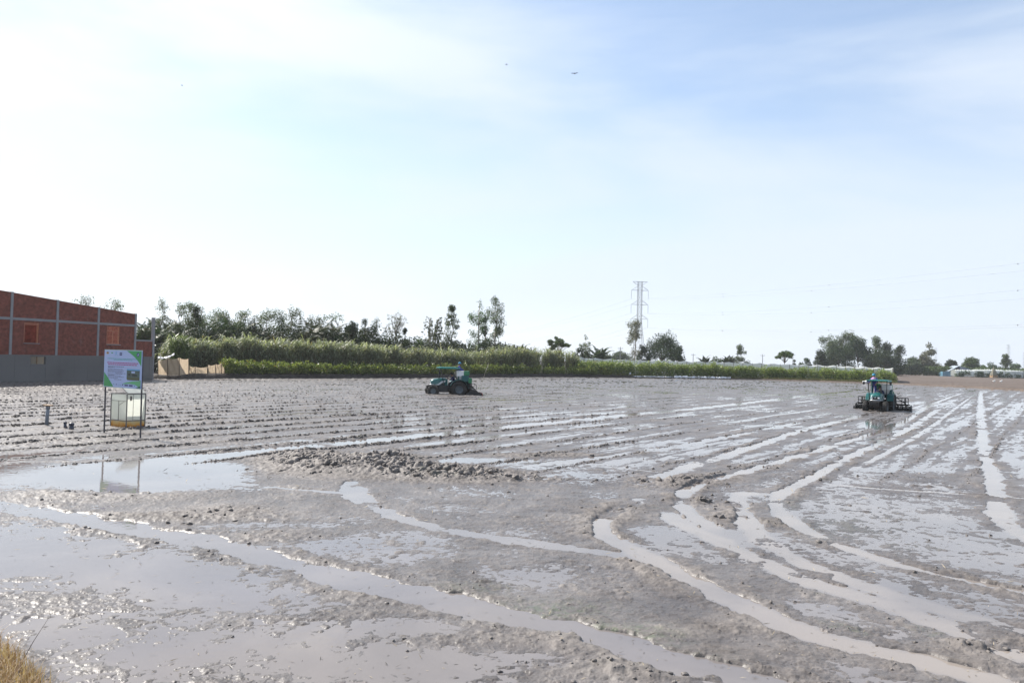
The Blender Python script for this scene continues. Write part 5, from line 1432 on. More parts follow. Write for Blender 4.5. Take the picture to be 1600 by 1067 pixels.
# ------------------------------------------------------------------ birds
FEA = simple('dark_feathers', (.06, .06, .065), .7, .2, 5)
for (px, py, D, s, lab) in ((898, 115.5, 60, 1.0, 'dark bird gliding high right of centre, the plainest of the three'), (791.5, 101.5, 90, .8, 'tiny bird high in the middle of the sky'), (284.5, 134, 90, .8, 'tiny bird high in the bright left part of the sky')):
    root = empty('bird', at(px, py, D), random.random() * 3, lab, 'bird', 'birds in the sky'); s *= .75
    MB().ball((0, 0, 0), .055 * s, (2.4, .9, .9)).ball((.13 * s, 0, .015), .034 * s).build('body', FEA, root, True)
    for sg in (-1, 1):
        mb = MB(); mb.prism([(.06 * s, sg * .03, 0), (-.06 * s, sg * .03, 0), (-.10 * s, sg * .24 * s, .05 * s), (-.02 * s, sg * .36 * s, .02 * s), (.05 * s, sg * .2 * s, .06 * s)], (0, 0, .012)); mb.build('wing', FEA, root)
    mb = MB(); mb.prism([(-.10 * s, .02, 0), (-.10 * s, -.02, 0), (-.22 * s, -.05 * s, 0), (-.22 * s, .05 * s, 0)], (0, 0, .01)); mb.build('tail', FEA, root)

# ------------------------------------------------------------------ loose clods and the dry grass at our feet
def ground_h(x, y):
    """height of the mud mesh at a point"""
    u = x / y; q = HC * F / y
    c = np.clip(np.searchsorted(us, u), 0, nC - 1); r = np.clip(np.searchsorted(-qs, -q), 0, nR - 1)
    return Zg[r, c]
Zg = Z.reshape(nR, nC); CG = clod.reshape(nR, nC); DG = drift.reshape(nR, nC)
rng = np.random.default_rng(77)
ib = bmesh.new(); bmesh.ops.create_icosphere(ib, subdivisions=2, radius=1.0)
ib.verts.ensure_lookup_table(); bv = np.array([v.co[:] for v in ib.verts]); bf = np.array([[v.index for v in f.verts] for f in ib.faces]); ib.free()
M_ = 90000
q_ = rng.uniform(62, 560, M_); u_ = rng.uniform(-.68, .68, M_)
r_i = np.clip(np.searchsorted(-qs, -q_), 0, nR - 1); c_i = np.clip(np.searchsorted(us, u_), 0, nC - 1)
prob = CG[r_i, c_i] ** 1.8 * (.75 + 1.8 * (CG[r_i, c_i] > .55)) + .006
prob *= (Zg[r_i, c_i] > -.012)
sel = np.nonzero(rng.random(M_) < prob)[0][:12000]
y_ = HC * F / q_[sel]; x_ = u_[sel] * y_; n = len(sel)
sz = (.007 + .030 * rng.random(n) ** 3.0) * (.8 + 1.3 * CG[r_i[sel], c_i[sel]]) * np.clip(y_ / 13, .7, 1.7)
Vc = np.empty((n, len(bv), 3), np.float32)
for k in range(n):
    sc = sz[k] * rng.uniform(.65, 1.4, 3); sc[2] *= .8
    f = 1 + .28 * np.sin(bv @ rng.normal(size=3) * 3 + rng.random() * 6) + .16 * np.sin(bv @ rng.normal(size=3) * 6 + rng.random() * 6)
    Vc[k] = bv * f[:, None] * sc + np.array([x_[k], y_[k], Zg[r_i[sel[k]], c_i[sel[k]]] - sc[2] * .05])
Fc = (bf[None] + (np.arange(n) * len(bv))[:, None, None]).reshape(-1, 3)
tag(link('mud_clods', mesh_np('mud_clods', Vc.reshape(-1, 3), Fc, True), MUD), 'scattered small mud clods on the wet field', 'mud clods', None, 'stuff')

# broken clods thrown up along the tillage passes
RG_A = (rowA * np.clip(brk, 0, 1.2)).reshape(nR, nC); RG_B = (rowB * np.clip(brk - .2, 0, 1)).reshape(nR, nC); SAG = gnoise(sA * .5, sN * .8, 133).reshape(nR, nC); LM = leftm.reshape(nR, nC); LIM = lim.reshape(nR, nC)
M_ = 420000
q_ = rng.uniform(44, 195, M_); u_ = rng.uniform(-.68, .66, M_)
r_i = np.clip(np.searchsorted(-qs, -q_), 0, nR - 1); c_i = np.clip(np.searchsorted(us, u_), 0, nC - 1)
prob = 1.6 * np.clip(rowA.reshape(nR, nC)[r_i, c_i] - .35, 0, 1) * np.clip(.62 + SAG[r_i, c_i] * .9, 0, 1) + .06 * np.clip(RG_B[r_i, c_i] - .3, 0, 1)
prob *= LM[r_i, c_i] ** 2.3 * np.clip((195 - q_) / 40, 0, 1) * np.clip((q_ - 44) / 40, .15, 1) * (HC * F / q_ < LIM[r_i, c_i] - .6)
sel = np.nonzero(rng.random(M_) < prob * 1.5)[0][:34000]
y_ = HC * F / q_[sel]; x_ = u_[sel] * y_; n = len(sel)
ib = bmesh.new(); bmesh.ops.create_icosphere(ib, subdivisions=1, radius=1.0); ib.verts.ensure_lookup_table(); bv1 = np.array([v.co[:] for v in ib.verts]); bf1 = np.array([[v.index for v in f.verts] for f in ib.faces]); ib.free()
s_ = (.014 + .038 * rng.random(n) ** 2.4) * np.clip(y_ / 32, .7, 1.0)
sc3 = s_[:, None] * np.stack([rng.uniform(.8, 1.5, n), rng.uniform(.8, 2.2, n), rng.uniform(.6, 1.2, n)], 1)
Vb = bv1[None] * (1 + .35 * rng.normal(size=(n, len(bv1), 1)) * .6) * sc3[:, None, :]
ca_, sa_ = FD[1], FD[0]
ang = rng.normal(size=n) * .5 - math.atan2(FD[0], FD[1]); cx, sx = np.cos(ang)[:, None], np.sin(ang)[:, None]
Vb = np.stack([Vb[..., 0] * cx - Vb[..., 1] * sx, Vb[..., 0] * sx + Vb[..., 1] * cx, Vb[..., 2]], -1)
Vb += np.stack([x_, y_, Zg[r_i[sel], c_i[sel]] + sc3[:, 2] * .15], 1)[:, None, :]
Fb = (bf1[None] + (np.arange(n) * len(bv1))[:, None, None]).reshape(-1, 3)
tag(link('furrow_clods', mesh_np('furrow_clods', Vb.reshape(-1, 3), Fb, True), MUD), 'rows of small broken clods along the tillage lines', 'mud clods', None, 'stuff')

# bits of straw and twig lying about in the near mud
rng = np.random.default_rng(41); n = 1500
q_ = rng.uniform(150, 555, n); u_ = rng.uniform(-.66, .66, n); y_ = HC * F / q_; x_ = u_ * y_
r_i = np.clip(np.searchsorted(-qs, -q_), 0, nR - 1); c_i = np.clip(np.searchsorted(us, u_), 0, nC - 1)
C_ = np.stack([x_, y_, np.maximum(Zg[r_i, c_i], 0) + .006], 1); az = rng.random(n) * 6.28
D_ = unit(np.stack([np.cos(az), np.sin(az), rng.normal(size=n) * .18 + .06], 1)); W_ = unit(np.cross(D_, np.stack([rng.normal(size=n) * .4, rng.normal(size=n) * .4, np.ones(n)], 1)))
v, f_ = leaf_quads(C_, D_, W_, rng.uniform(.03, .16, n) * np.clip(y_ / 12, .7, 1.5), rng.uniform(.006, .014, n) * np.clip(y_ / 12, .8, 1.6))
mt, nt, out = mat_new('straw_bits'); p = N(nt, 'ShaderNodeBsdfPrincipled'); L(nt, p.outputs[0], out.inputs[0]); g_ = N(nt, 'ShaderNodeNewGeometry')
L(nt, ramp(nt, g_.outputs['Random Per Island'], [(0, (.03, .025, .02)), (.6, (.10, .08, .055)), (.85, (.34, .28, .19))]).outputs[0], p.inputs['Base Color']); p.inputs['Roughness'].default_value = .8
tag(link('straw_litter', mesh_np('straw_litter', v, f_), mt), 'loose bits of straw and twig on the near mud', 'straw', None, 'stuff')

# dry grass on the bank
rng = np.random.default_rng(8)
DRY = leaf_mat('dry_grass_blades', (.22, .12, .055), (.56, .42, .27), .6, .3, .3, 0)
def grass(n, xr, yr, name, label, cat, hmul):
    """blades rooted by photo place on the bank"""
    px = rng.uniform(*xr, n); py = rng.uniform(*yr, n)
    keep = px < 58 - (1067 - py) * 1.0 + rng.normal(size=n) * 11
    px, py = px[keep], py[keep]; n = len(px)
    P = np.array([tuple(gp(a, b, .05)) for a, b in zip(px, py)])
    P[:, 2] = ground_h(P[:, 0], P[:, 1]) - .02
    hh = hmul * rng.uniform(.5, 1.4, n); az = rng.random(n) * 6.28; ln = rng.uniform(.15, .9, n)
    hd = np.stack([np.cos(az), np.sin(az), 0 * az], 1); sd_ = np.stack([-np.sin(az), np.cos(az), 0 * az], 1)
    w_ = .0045; pts = []
    for k, t_ in enumerate((0, .35, .7, 1.0)):
        c = P + hd * (hh * ln * t_ ** 1.8)[:, None] + np.array([0, 0, 1.]) * (hh * (t_ - .3 * ln * t_ ** 2.4))[:, None]
        ww = w_ * (1 - .8 * t_)
        pts += [c - sd_ * ww, c + sd_ * ww]
    Vv = np.stack(pts, 1).reshape(-1, 3); b = (np.arange(n) * 8)[:, None]
    Fv = np.concatenate([b + np.array([[2 * k, 2 * k + 1, 2 * k + 3, 2 * k + 2]]) for k in range(3)], 0)
    return tag(link(name, mesh_np(name, Vv, Fv), DRY), label, cat, None, 'stuff')
grass(7000, (-90, 110), (985, 1180), 'dry_grass', 'tuft of dry straw-coloured grass on the bank at the lower left corner', 'grass', .16)
q = gp(32, 1036, .1); q.z = float(ground_h(np.array([q.x]), np.array([q.y]))[0])
mb = MB(); top = at(76, 965, q.y + .1); mb.path([q, q.lerp(top, .5) + Vector((-.01, 0, 0)), top], [.004, .003, .0015], 5)
tag(mb.build('grass_stem', simple('stem_brown', (.10, .07, .06), .7, .2, 9)), 'single thin bare stem rising above the dry grass tuft', 'grass stem')
# ------------------------------------------------------------------ people
def skin_mesh(name, chains, sub=1):
    """chains: list of lists of (point, radius); points shared by value are welded -> one smooth body"""
    vid, co, rad, ed = {}, [], [], []
    def v(p, r):
        k = tuple(round(c, 4) for c in p)
        if k not in vid: vid[k] = len(co); co.append(Vector(p)); rad.append(r)
        return vid[k]
    for ch in chains:
        ids = [v(p, r) for p, r in ch]
        ed += [(a, b) for a, b in zip(ids, ids[1:]) if a != b]
    me = bpy.data.meshes.new(name); me.from_pydata(co, ed, [])
    o = bpy.data.objects.new(name, me); COL.objects.link(o)
    md = o.modifiers.new('skin', 'SKIN'); md.use_smooth_shade = True
    sv = me.skin_vertices[0].data
    for i, r in enumerate(rad):
        sv[i].radius = (r, r) if not isinstance(r, tuple) else r
    sv[0].use_root = True
    s_ = o.modifiers.new('sub', 'SUBSURF'); s_.levels = sub; s_.render_levels = sub
    dg = bpy.context.evaluated_depsgraph_get(); dg.update()
    res = bpy.data.meshes.new_from_object(o.evaluated_get(dg)); res.name = name
    bpy.data.objects.remove(o); bpy.data.meshes.remove(me)
    return res

SKIN = simple('skin', (.30, .165, .105), .5, .1, 6)
HAIR = simple('black_hair', (.012, .010, .009), .5, .2, 20)
NAVYC = simple('navy_cloth', (.018, .020, .075), .85, .25, 6); BLUEC = simple('blue_cloth', (.045, .055, .26), .85, .25, 6)
VIOL = simple('violet_cloth', (.22, .10, .32), .85, .25, 6); DARKC = simple('dark_cloth', (.018, .018, .024), .85, .25, 6)
CYANH = simple('cyan_hat_cloth', (.03, .22, .36), .8, .2, 6); BLACKH = simple('dark_hat_cloth', (.012, .014, .02), .8, .2, 6); BOOT = simple('rubber_boot', (.02, .02, .02), .4, .2, 6)

def person(loc, rz, P, jacket, trousers, hat, label, group, hatbrim=.15):
    """P: joint positions in metres, person facing -Y"""
    root = empty('person', loc, rz, label, 'person', group)
    g = lambda k: Vector(P[k])
    pel, ch, nk, hd = g('pelvis'), g('chest'), g('neck'), g('head')
    mid = pel.lerp(ch, .5)
    body = [[(pel, .115), (mid, .115), (ch, .135), (nk - Vector((0, 0, .03)), .06), (nk + (hd - nk) * .45, .052), (hd, .088), (hd + (hd - nk).normalized() * .075, .080)],
            [(hd, .088), (hd + Vector((0, -.075, -.05)), .048)]]
    jac = [[(pel + Vector((0, 0, -.03)), .15), (mid, .14), (ch, .155), (nk - Vector((0, 0, .03)), .078)]]
    tro = [[(pel, .142), (pel + Vector((0, 0, .04)), .142)]]
    boots = []
    for s_, sg in (('l', -1), ('r', 1)):
        sh, el, wr = g(s_ + 'sh'), g(s_ + 'el'), g(s_ + 'wr'); hp, kn, an = g(s_ + 'hp'), g(s_ + 'kn'), g(s_ + 'an')
        d = (wr - el).normalized(); palm = wr + d * .05; kn1 = wr + d * .095
        across = d.cross(Vector((0, 0, 1))); across = across.normalized() if across.length > .1 else Vector((1, 0, 0))
        dn = Vector((0, 0, -1)) - d * d.dot(Vector((0, 0, -1))); dn = dn.normalized() if dn.length > .1 else across.cross(d)
        body.append([(ch, .135), (sh, .058), (sh.lerp(el, .55), .048), (el, .040), (el.lerp(wr, .45), .037), (wr, .026), (palm, (.036, .020))])
        for i, (off, ln) in enumerate(((-.030, .070), (-.010, .080), (.010, .076), (.029, .060))):
            a = kn1 + across * off; body.append([(palm, (.036, .020)), (a, .010), (a + d * ln * .45 + dn * ln * .22, .0085), (a + d * ln * .62 + dn * ln * .62, .0075)])
        th = wr + d * .028 + across * (-.03 * sg); body.append([(palm, (.036, .020)), (th + across * (-.018 * sg), .011), (th + across * (-.028 * sg) + d * .045 + dn * .02, .009)])
        jac.append([(ch, .155), (sh, .076), (sh.lerp(el, .55), .064), (el, .056), (el.lerp(wr, .5), .052), (wr - d * .015, .044)])
        body.append([(pel, .115), (hp, .082), (hp.lerp(kn, .5), .072), (kn, .052), (kn.lerp(an, .4), .050), (an, .034), (an + Vector((0, -.10, -.035)), .032)])
        tro.append([(pel, .142), (hp, .098), (hp.lerp(kn, .5), .088), (kn, .070), (kn.lerp(an, .5), .066), (an + (kn - an).normalized() * .05, .058)])
        boots.append([(an + (kn - an).normalized() * .16, .056), (an, .052), (an + Vector((0, -.06, -.035)), .046), (an + Vector((0, -.17, -.045)), .038)])
    b = link('body', skin_mesh('body', body, 2), SKIN, root)
    # face on the front of the head
    up = (hd - nk).normalized()
    mb = MB(); mb.ball(hd + Vector((0, -.098, -.005)), .016, (.8, 1.3, 1.5)); mb.build('nose', SKIN, b, True)
    for sg in (-1, 1):
        MB().ball(hd + Vector((.033 * sg, -.083, .022)), .011).build('eye', HAIR, b, True)
        MB().ball(hd + Vector((.088 * sg, 0, 0)), .025, (.4, .8, 1.2)).build('ear', SKIN, b, True)
    MB().box(hd + Vector((0, -.096, -.052)), (.045, .01, .010), bev=.003).build('mouth', simple('lips', (.25, .09, .07), .5, .1, 9), b)
    mb = MB(); mb.ball(hd + up * .035 + Vector((0, .02, 0)), .103, (.95, 1.0, .95)); mb.build('hair', HAIR, root, True)
    link('jacket', skin_mesh('jacket', jac, 2), jacket, root); link('trousers', skin_mesh('trousers', tro, 2), trousers, root)
    for k in boots: link('boot', skin_mesh('boot', [k], 1), BOOT, root)
    mb = MB(); c = hd + up * .06
    mb.lathe([(.0, .115), (.06, .108), (.10, .07), (.113, .01), (.118, -.005), (hatbrim + .02, -.025), (hatbrim + .022, -.032), (.112, -.012)], 'Z', 20, c)
    mb.build('hat', hat, root, True)
    return root

# ------------------------------------------------------------------ tractor with seeding and tilling gear (nose towards -Y)
CANOPY = simple('canopy_teal', (.009, .18, .16), .4, .12, 3, dirt=(.14, .13, .11), dirt_amt=.3)
TEAL = simple('teal_paint_shaded', (.005, .105, .10), .35, .15, 3, coat=.3, dirt=(.12, .10, .08), dirt_amt=.35)  # darker than the canopy teal: shade of the lower parts put into the colour
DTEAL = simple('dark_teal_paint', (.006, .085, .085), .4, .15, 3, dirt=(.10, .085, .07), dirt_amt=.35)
LGREEN = simple('green_plastic', (.028, .19, .08), .45, .15, 3)
WHITEP = simple('white_plastic_tank', (.70, .72, .72), .4, .06, 2, dirt=(.42, .38, .33), dirt_amt=.4)
SILV = simple('silver_trim', (.50, .52, .54), .35, .1, 3, metallic=.3)
BLK = simple('black_iron', (.016, .016, .017), .55, .25, 5, dirt=(.10, .085, .07), dirt_amt=.45)
RUB = simple('muddy_rubber', (.018, .017, .016), .75, .25, 5, dirt=(.11, .092, .078), dirt_amt=.55)
RIM = simple('wheel_rim', (.09, .11, .12), .5, .2, 5, dirt=(.12, .10, .085), dirt_amt=.5)
REDP = simple('red_board', (.30, .025, .02), .5, .15, 4, dirt=(.12, .08, .06), dirt_amt=.4)
LAMP = simple('headlamp_glass', (.72, .76, .78), .1, .05, 5)
DPLAST = simple('black_plastic', (.012, .013, .014), .4, .2, 5)

def wheel(name, c, r, w_, root, lugs, rimr):
    hub = MB(); hub.lathe([(rimr, -w_ * .34), (rimr * .92, -w_ * .30), (rimr * .5, -w_ * .05), (.09, -w_ * .06), (.0, -w_ * .12)], 'X', 24).lathe([(rimr, w_ * .34), (rimr * .92, w_ * .30), (rimr * .5, w_ * .05), (.09, w_ * .06), (.0, w_ * .12)], 'X', 24)
    wo = empty(name, c); wo.parent = root
    t = MB(); rr = r * .94
    t.lathe([(rimr, -w_ * .36), (rr * .86, -w_ * .5), (rr * .97, -w_ * .44), (rr, -w_ * .25), (rr, w_ * .25), (rr * .97, w_ * .44), (rr * .86, w_ * .5), (rimr, w_ * .36)], 'X', 30)
    for k in range(lugs):
        for sg in (-1, 1):
            a = 2 * PI * (k + (.5 if sg > 0 else 0)) / lugs
            M = Matrix.Rotation(a, 4, 'X') @ Matrix.Translation((sg * w_ * .22, 0, rr + .012)) @ Matrix.Rotation(sg * .6, 4, 'Z')
            vs = bmesh.ops.create_cube(t.bm, size=1)['verts']; bmesh.ops.transform(t.bm, matrix=M @ Matrix.Diagonal((w_ * .52, .045, .05, 1)), verts=vs)
    t.build('tyre', RUB, wo, False); hub.build('rim', RIM, wo, True)
    return wo

def make_tractor(label):
    root = empty('tractor', (0, 0, 0), 0, label, 'tractor', 'teal tractors working the field')
    # nose: rounded, sloping hood
    mb = MB(); secs = [(-1.54, .27, .80, 1.06), (-1.50, .31, .77, 1.13), (-1.30, .335, .76, 1.21), (-1.0, .345, .75, 1.25), (-.45, .35, .75, 1.29)]
    rings = []
    for (y, hw_, z0, z1) in secs:
        pts = [(-hw_, z0), (-hw_ * 1.0, z0 + (z1 - z0) * .62), (-hw_ * .9, z0 + (z1 - z0) * .86), (-hw_ * .55, z1), (0, z1 + .015), (hw_ * .55, z1), (hw_ * .9, z0 + (z1 - z0) * .86), (hw_, z0 + (z1 - z0) * .62), (hw_, z0)]
        rings.append([mb.bm.verts.new((x, y, z)) for x, z in pts])
    for A, B in zip(rings, rings[1:]):
        for k in range(len(A) - 1): mb.bm.faces.new((A[k], A[k + 1], B[k + 1], B[k]))
    mb.bm.faces.new(rings[0]); mb.bm.faces.new(rings[-1][::-1])
    hood = mb.build('hood', TEAL, root, True)
    mb = MB(); mb.box((0, -1.56, .93), (.46, .05, .17), bev=.02); gr = mb.build('grille', DPLAST, root)
    for sg in (-1, 1): MB().ball((sg * .21, -1.575, .945), .075, (1.0, .35, .75)).build('headlight', LAMP, gr, True)
    MB().ball((0, -1.585, .97), .04, (1, .3, 1)).build('badge', SILV, gr, True)
    mb = MB(); mb.path([(-.33, -1.32, .80), (-.30, -1.55, .81), (0, -1.60, .80), (.30, -1.55, .81), (.33, -1.32, .80)], .035, 6); mb.build('front_trim', SILV, root, True)
    for sg in (-1, 1):
        mb = MB(); mb.prism([(sg * .352, -1.36, .80), (sg * .352, -1.05, .84), (sg * .358, -.75, 1.06), (sg * .36, -.46, 1.12), (sg * .36, -.46, 1.02), (sg * .358, -.70, .94), (sg * .352, -.98, .76)], (sg * .008, 0, 0)); mb.build('side_stripe', SILV, hood)
        mb = MB(); mb.box((sg * .352, -.72, .85), (.012, .4, .16), bev=.004); mb.build('side_vent', DPLAST, hood)
    mb = MB(); mb.box((0, -1.70, .62), (.62, .26, .26), bev=.03)
    for k in range(6): mb.box((-.25 + .1 * k, -1.80, .60), (.08, .12, .24), bev=.02)
    mb.build('front_weights', BLK, root)
    mb = MB(); mb.box((0, -.9, .60), (.36, 1.4, .30), bev=.03); mb.box((0, .2, .58), (.44, 1.0, .40), bev=.04); mb.build('chassis', BLK, root)
    for sg in (-1, 1): MB().box((sg * .42, -.62, .50), (.26, .74, .50), bev=.05).build('side_tank', BLK, root)
    mb = MB(); mb.bar((-.56, -1.42, .40), (.56, -1.42, .40), .12); mb.build('front_axle', BLK, root)
    for sg in (-1, 1): wheel('front_wheel', (sg * .60, -1.42, .34), .44, .28, root, 14, .20)
    for sg in (-1, 1): wheel('rear_wheel', (sg * .66, .52, .48), .64, .38, root, 18, .30)
    mb = MB(); mb.bar((-.6, .52, .46), (.6, .52, .46), .16); mb.build('rear_axle', BLK, root)
    for sg in (-1, 1):
        mb = MB(); n = 9; ins, outs = [], []
        for k in range(n + 1):
            a = R(8) + R(150) * k / n
            ins.append((sg * .42, .52 + .71 * math.cos(a), .48 + .71 * math.sin(a)))
        for k in range(n):
            mb.prism([ins[k], ins[k + 1], (sg * .86, ins[k + 1][1], ins[k + 1][2]), (sg * .86, ins[k][1], ins[k][2])], (0, 0, .025))
        mb.prism(ins + [(sg * .42, .52 - .58, .55), (sg * .42, 1.1, .55)], (sg * .03, 0, 0))
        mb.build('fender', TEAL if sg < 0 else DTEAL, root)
    mb = MB(); mb.box((0, -.20, .62), (1.02, .72, .05), bev=.01); mb.box((.62, -.1, .42), (.24, .3, .04)); mb.box((.55, -.1, .52), (.03, .3, .2)); mb.build('floor_plate', BLK, root)
    mb = MB(); mb.box((0, -.36, .98), (.55, .16, .52), bev=.05); da = mb.build('dashboard', DTEAL, root)
    mb = MB(); mb.path([(.19 * math.cos(a), -.20 + .19 * math.sin(a) * .85, 1.30 + .19 * math.sin(a) * .45) for a in np.linspace(0, 2 * PI, 17)], .016, 6); mb.bar((-.18, -.2, 1.30), (.18, -.2, 1.30), .02); mb.bar((0, -.34, 1.16), (0, -.2, 1.30), .035); mb.build('steering_wheel', DPLAST, root, True)
    mb = MB(); mb.box((0, .28, .90), (.46, .44, .12), bev=.04); mb.box((0, .50, 1.10), (.44, .10, .42), bev=.04); mb.bar((0, .3, .6), (0, .3, .86), .2); mb.build('seat', DPLAST, root)
    # canopy on four posts
    mb = MB(); mb.box((0, -.24, 2.05), (1.30, 1.62, .05), bev=.022); mb.box((0, -.24, 2.085), (1.0, 1.3, .04), bev=.02)
    for sg in (-1, 1): mb.box((sg * .63, -.24, 2.02), (.04, 1.58, .07), bev=.01)
    cn = mb.build('canopy', CANOPY, root)
    for sx in (-1, 1):
        MB().bar((sx * .50, -.55, .66), (sx * .58, -.90, 2.03), .045).build('canopy_post', BLK, root)
        MB().bar((sx * .56, .50, 1.15), (sx * .58, .46, 2.03), .06).build('canopy_post', DTEAL, root)
        mb = MB(); mb.bar((sx * .58, -.90, 1.95), (sx * .78, -1.0, 1.93), .02); mb.box((sx * .82, -1.0, 1.88), (.13, .03, .20), bev=.01); mb.build('mirror', DPLAST, root)
    mb = MB(); mb.tube((.24, -.95, 1.2), (.24, -.95, 1.78), .03, .03, 10); mb.tube((.24, -.95, 1.3), (.24, -.95, 1.55), .05, .05, 10); mb.build('exhaust_pipe', BLK, root)
    # seed and fertiliser gear behind the seat
    mb = MB(); mb.box((.02, .92, .78), (1.5, .62, .06), bev=.01); mb.box((-.35, .75, .93), (.62, .62, .05)); mb.bar((-.62, .6, .5), (-.62, .6, .95), .05); mb.build('rear_platform', BLK, root)
    mb = MB(); mb.box((.30, .62, 1.62), (.62, .52, .36), bev=.05); mb.box((.30, .62, 1.82), (.66, .56, .05), bev=.015); mb.prism([(.05, .40, 1.44), (.55, .40, 1.44), (.42, .55, 1.15), (.18, .55, 1.15)], (0, .34, 0)); mb.build('white_hopper', WHITEP, root)
    mb = MB(); mb.box((.10, .98, 1.28), (1.1, .56, .46), bev=.04); mb.build('fertiliser_box', DTEAL, root)
    mb = MB(); mb.box((.10, 1.08, 1.66), (1.0, .46, .28), bev=.06); mb.box((.1, 1.08, 1.81), (1.04, .5, .04), bev=.01); mb.build('green_hopper', LGREEN, root)
    mb = MB(); mb.box((.34, 1.36, 1.14), (.66, .28, .40), bev=.03); mb.build('green_box', LGREEN, root)
    mb = MB(); mb.path([(-.66, .98, .95), (-.66, .98, 1.75), (-.66, .40, 1.75), (-.66, .40, .95)], .02, 6); mb.path([(-.66, .98, 1.4), (-.66, .40, 1.4)], .016, 6); mb.build('handrail', BLK, root, True)
    # wide tiller with its ladder frame
    W = 1.70; ax = 1.42
    for zz, nm in ((.93, 'top_rail'), (.70, 'middle_rail'), (.45, 'lower_rail')):
        MB().bar((-W * .92, ax - .12, zz), (W * .92, ax - .12, zz), .055).build(nm, BLK, root)
    for k in range(9):
        x = -W * .92 + W * 1.84 * k / 8
        MB().bar((x, ax - .12, .18), (x, ax - .12, .93), .04).build('frame_post', BLK, root)
    mb = MB()
    for k in range(24):
        x = -W * .95 + W * 1.9 * k / 23
        for j in range(4):
            a = j * PI / 2 + k * .5
            mb.bar((x, ax, .20), (x + .03, ax + .25 * math.cos(a), .20 + .25 * math.sin(a)), .05, .016)
    mb.tube((-W * .97, ax, .20), (W * .97, ax, .20), .06, .06, 10); mb.build('rotor', BLK, root)
    mb = MB()
    for k in range(12):
        a = 2 * PI * k / 12; mb.bar((-W * .97, ax + .42 + .17 * math.cos(a), .17 + .17 * math.sin(a)), (W * .97, ax + .42 + .17 * math.cos(a), .17 + .17 * math.sin(a)), .03)
    for x in np.linspace(-W * .97, W * .97, 7):
        mb.path([(x, ax + .42 + .17 * math.cos(a), .17 + .17 * math.sin(a)) for a in np.linspace(0, 2 * PI, 13)], .018, 5)
    mb.build('cage_roller', BLK, root)
    for sg in (-1, 1):
        mb = MB(); mb.prism([(sg * W, ax - .30, .42), (sg * W, ax - .34, .04), (sg * W, ax + .55, .0), (sg * W, ax + .60, .20), (sg * W, ax + .20, .50)], (sg * .03, 0, 0)); mb.tube((sg * (W - .02), ax - .36, .15), (sg * (W + .12), ax - .36, .15), .16, .16, 14); mb.build('end_plate', BLK, root)
        mb = MB(); mb.path([(sg * (W - .35), ax + .05 + .28 * math.cos(a), .70 + .25 * math.sin(a)) for a in np.linspace(0, 2 * PI, 21)], .022, 6)
        for a in np.arange(0, 6.28, PI / 3): mb.bar((sg * (W - .35), ax + .05, .70), (sg * (W - .35), ax + .05 + .28 * math.cos(a), .70 + .25 * math.sin(a)), .02)
        mb.build('drive_ring', BLK, root)
    mb = MB(); mb.box((0, ax + .05, .50), (W * 1.94, .5, .03), Matrix.Rotation(-.12, 4, 'X')); mb.build('rotor_hood', BLK, root)
    for k in range(6):
        x = -1.4 + .56 * k; mb = MB(); mb.bar((x, ax + .2, .5), (x, ax + .36, .12), .05); mb.path([(x * .35, 1.15, 1.05), (x * .7, 1.3, .85), (x, ax + .22, .52)], .025, 6); mb.build('seed_tube', BLK, root, True)
    for sg in (-1, 1):
        mb = MB(); mb.bar((sg * .30, .75, .42), (sg * .40, ax - .1, .50), .07); mb.bar((0, .8, .80), (0, ax - .1, .88), .05); mb.build('hitch_arm', BLK, root)
    mb = MB(); mb.box((1.0, ax + .66, .13), (1.3, .05, .26), Matrix.Rotation(.35, 4, 'X'), bev=.008); mb.box((-.70, ax + .66, .13), (1.9, .05, .24), Matrix.Rotation(.35, 4, 'X'), bev=.008); mb.build('levelling_board', BLK, root)
    return root

def clean_copy(o): return copy_tree(o)
TR1 = make_tractor('teal tractor seen side-on in mid field, red board and whip pole behind')
TR1b = copy_tree(TR1)
L1, L2 = gp(704, 615.5), gp(1374, 641)
TR1.scale = TR1b.scale = (1.07, 1.07, 1.09)
TR1.location = (L1.x, L1.y, -.12); TR1.rotation_euler.z = R(-77)
TR1b.location = (L2.x, L2.y, -.12); TR1b.rotation_euler.z = R(-33.6)
TR1b['label'] = 'teal tractor driving head-on towards the viewer, wide black tiller spread both sides'
# only the left one carries the red flap and the whip
MB().box((1.12, 2.14, .17), (1.0, .04, .28), Matrix.Rotation(.3, 4, 'X'), bev=.006).build('red_flap', REDP, TR1)
mb = MB(); mb.path([(1.4, 2.0, .45), (1.4, 2.12, 1.0), (1.4, 2.32, 1.7), (1.4, 2.62, 2.5)], [.016, .014, .011, .007], 6); mb.build('whip_pole', simple('pale_stick', (.40, .36, .30), .7, .2, 5), TR1, True)

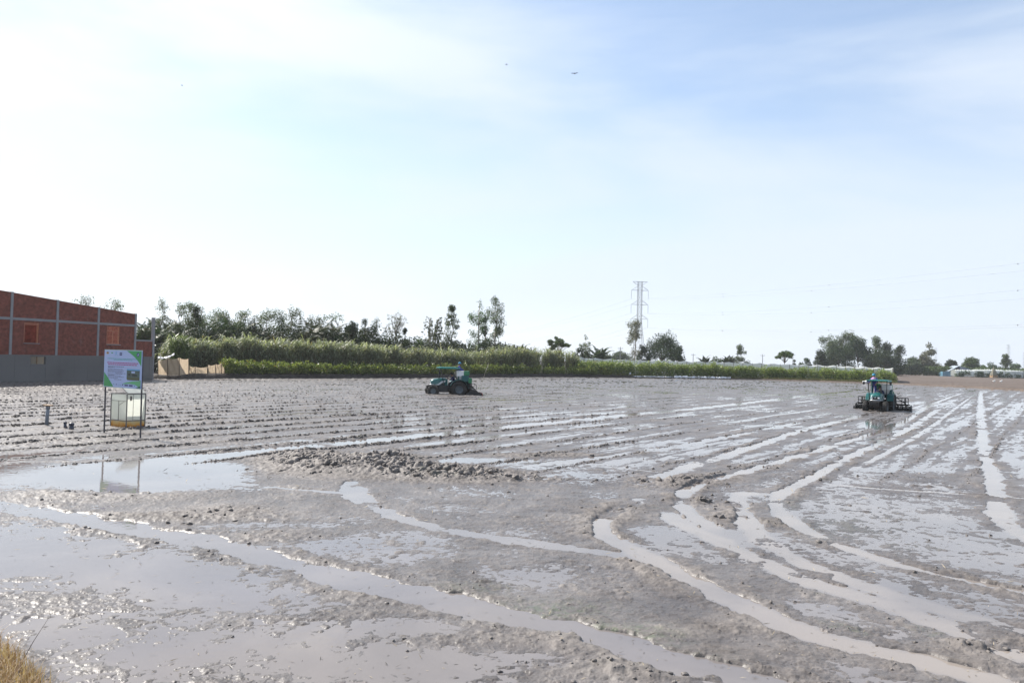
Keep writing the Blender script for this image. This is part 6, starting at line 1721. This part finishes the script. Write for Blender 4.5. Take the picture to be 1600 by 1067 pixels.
DRV = dict(pelvis=(0, .30, 1.05), chest=(0, .18, 1.38), neck=(0, .12, 1.56), head=(0, .06, 1.70), lsh=(-.19, .16, 1.47), rsh=(.19, .16, 1.47), lel=(-.26, -.02, 1.25), rel=(.26, -.02, 1.25), lwr=(-.18, -.18, 1.33), rwr=(.18, -.18, 1.33),
           lhp=(-.10, .26, 1.02), rhp=(.10, .26, 1.02), lkn=(-.17, -.12, 1.03), rkn=(.17, -.12, 1.03), lan=(-.17, -.20, .70), ran=(.17, -.20, .70))
STD = dict(pelvis=(0, 0, .86), chest=(.01, -.05, 1.20), neck=(.01, -.07, 1.38), head=(.01, -.09, 1.515), lsh=(-.18, -.05, 1.30), rsh=(.20, -.05, 1.30), lel=(-.30, -.18, 1.08), rel=(.32, -.20, 1.10), lwr=(-.22, -.40, .98), rwr=(.40, -.42, 1.02),
           lhp=(-.10, 0, .83), rhp=(.10, 0, .83), lkn=(-.11, -.05, .44), rkn=(.11, -.03, .44), lan=(-.12, .0, .085), ran=(.12, .02, .085))
def seat_on(tr, P, off, turn, *a, **k):
    M = Matrix.Translation(tr.location) @ Matrix.Rotation(tr.rotation_euler.z, 4, 'Z') @ Matrix.Diagonal((1.07, 1.07, 1.09, 1))
    return person(M @ Vector(off), tr.rotation_euler.z + turn, P, *a, **k)
GP = 'people working on the tractors'
seat_on(TR1, DRV, (0, 0, 0), 0, NAVYC, DARKC, BLACKH, 'person in dark navy clothes driving the tractor that is seen from the side', GP)
seat_on(TR1, STD, (-.42, .62, .955), R(165), VIOL if False else BLUEC, NAVYC, CYANH, 'person in blue with a bright cyan hat standing behind the hopper of the side-on tractor', GP, hatbrim=.13)
seat_on(TR1b, DRV, (0, 0, 0), 0, NAVYC, DARKC, BLACKH, 'person in dark clothes and dark hat driving the tractor that comes head-on', GP)
pz = seat_on(TR1b, STD, (-.46, .66, .955), R(-15), BLUEC, BLUEC, CYANH, 'person in blue with a pink shoulder cloth standing at the back of the head-on tractor', GP, hatbrim=.12)
mb = MB(); mb.lathe([(.085, .10), (.13, .05), (.20, -.03), (.215, -.09), (.19, -.09), (.11, .04), (.075, .09)], 'Z', 20, (.01, -.055, 1.33)); mb.build('shoulder_cloth', simple('pink_cloth', (.46, .26, .44), .85, .15, 8), pz, True)
# ------------------------------------------------------------------ the moist air over the plain
hb = MB(); hb.box((0, 0, 39.2), (5200, 5200, 81.6))
mt, nt, out = mat_new('moist_air')
pv = N(nt, 'ShaderNodeVolumePrincipled'); pv.inputs['Color'].default_value = (.93, .96, 1, 1); pv.inputs['Density'].default_value = .00018; pv.inputs['Anisotropy'].default_value = .3
L(nt, pv.outputs[0], out.inputs['Volume'])
tag(hb.build('haze', mt), kind='stuff')
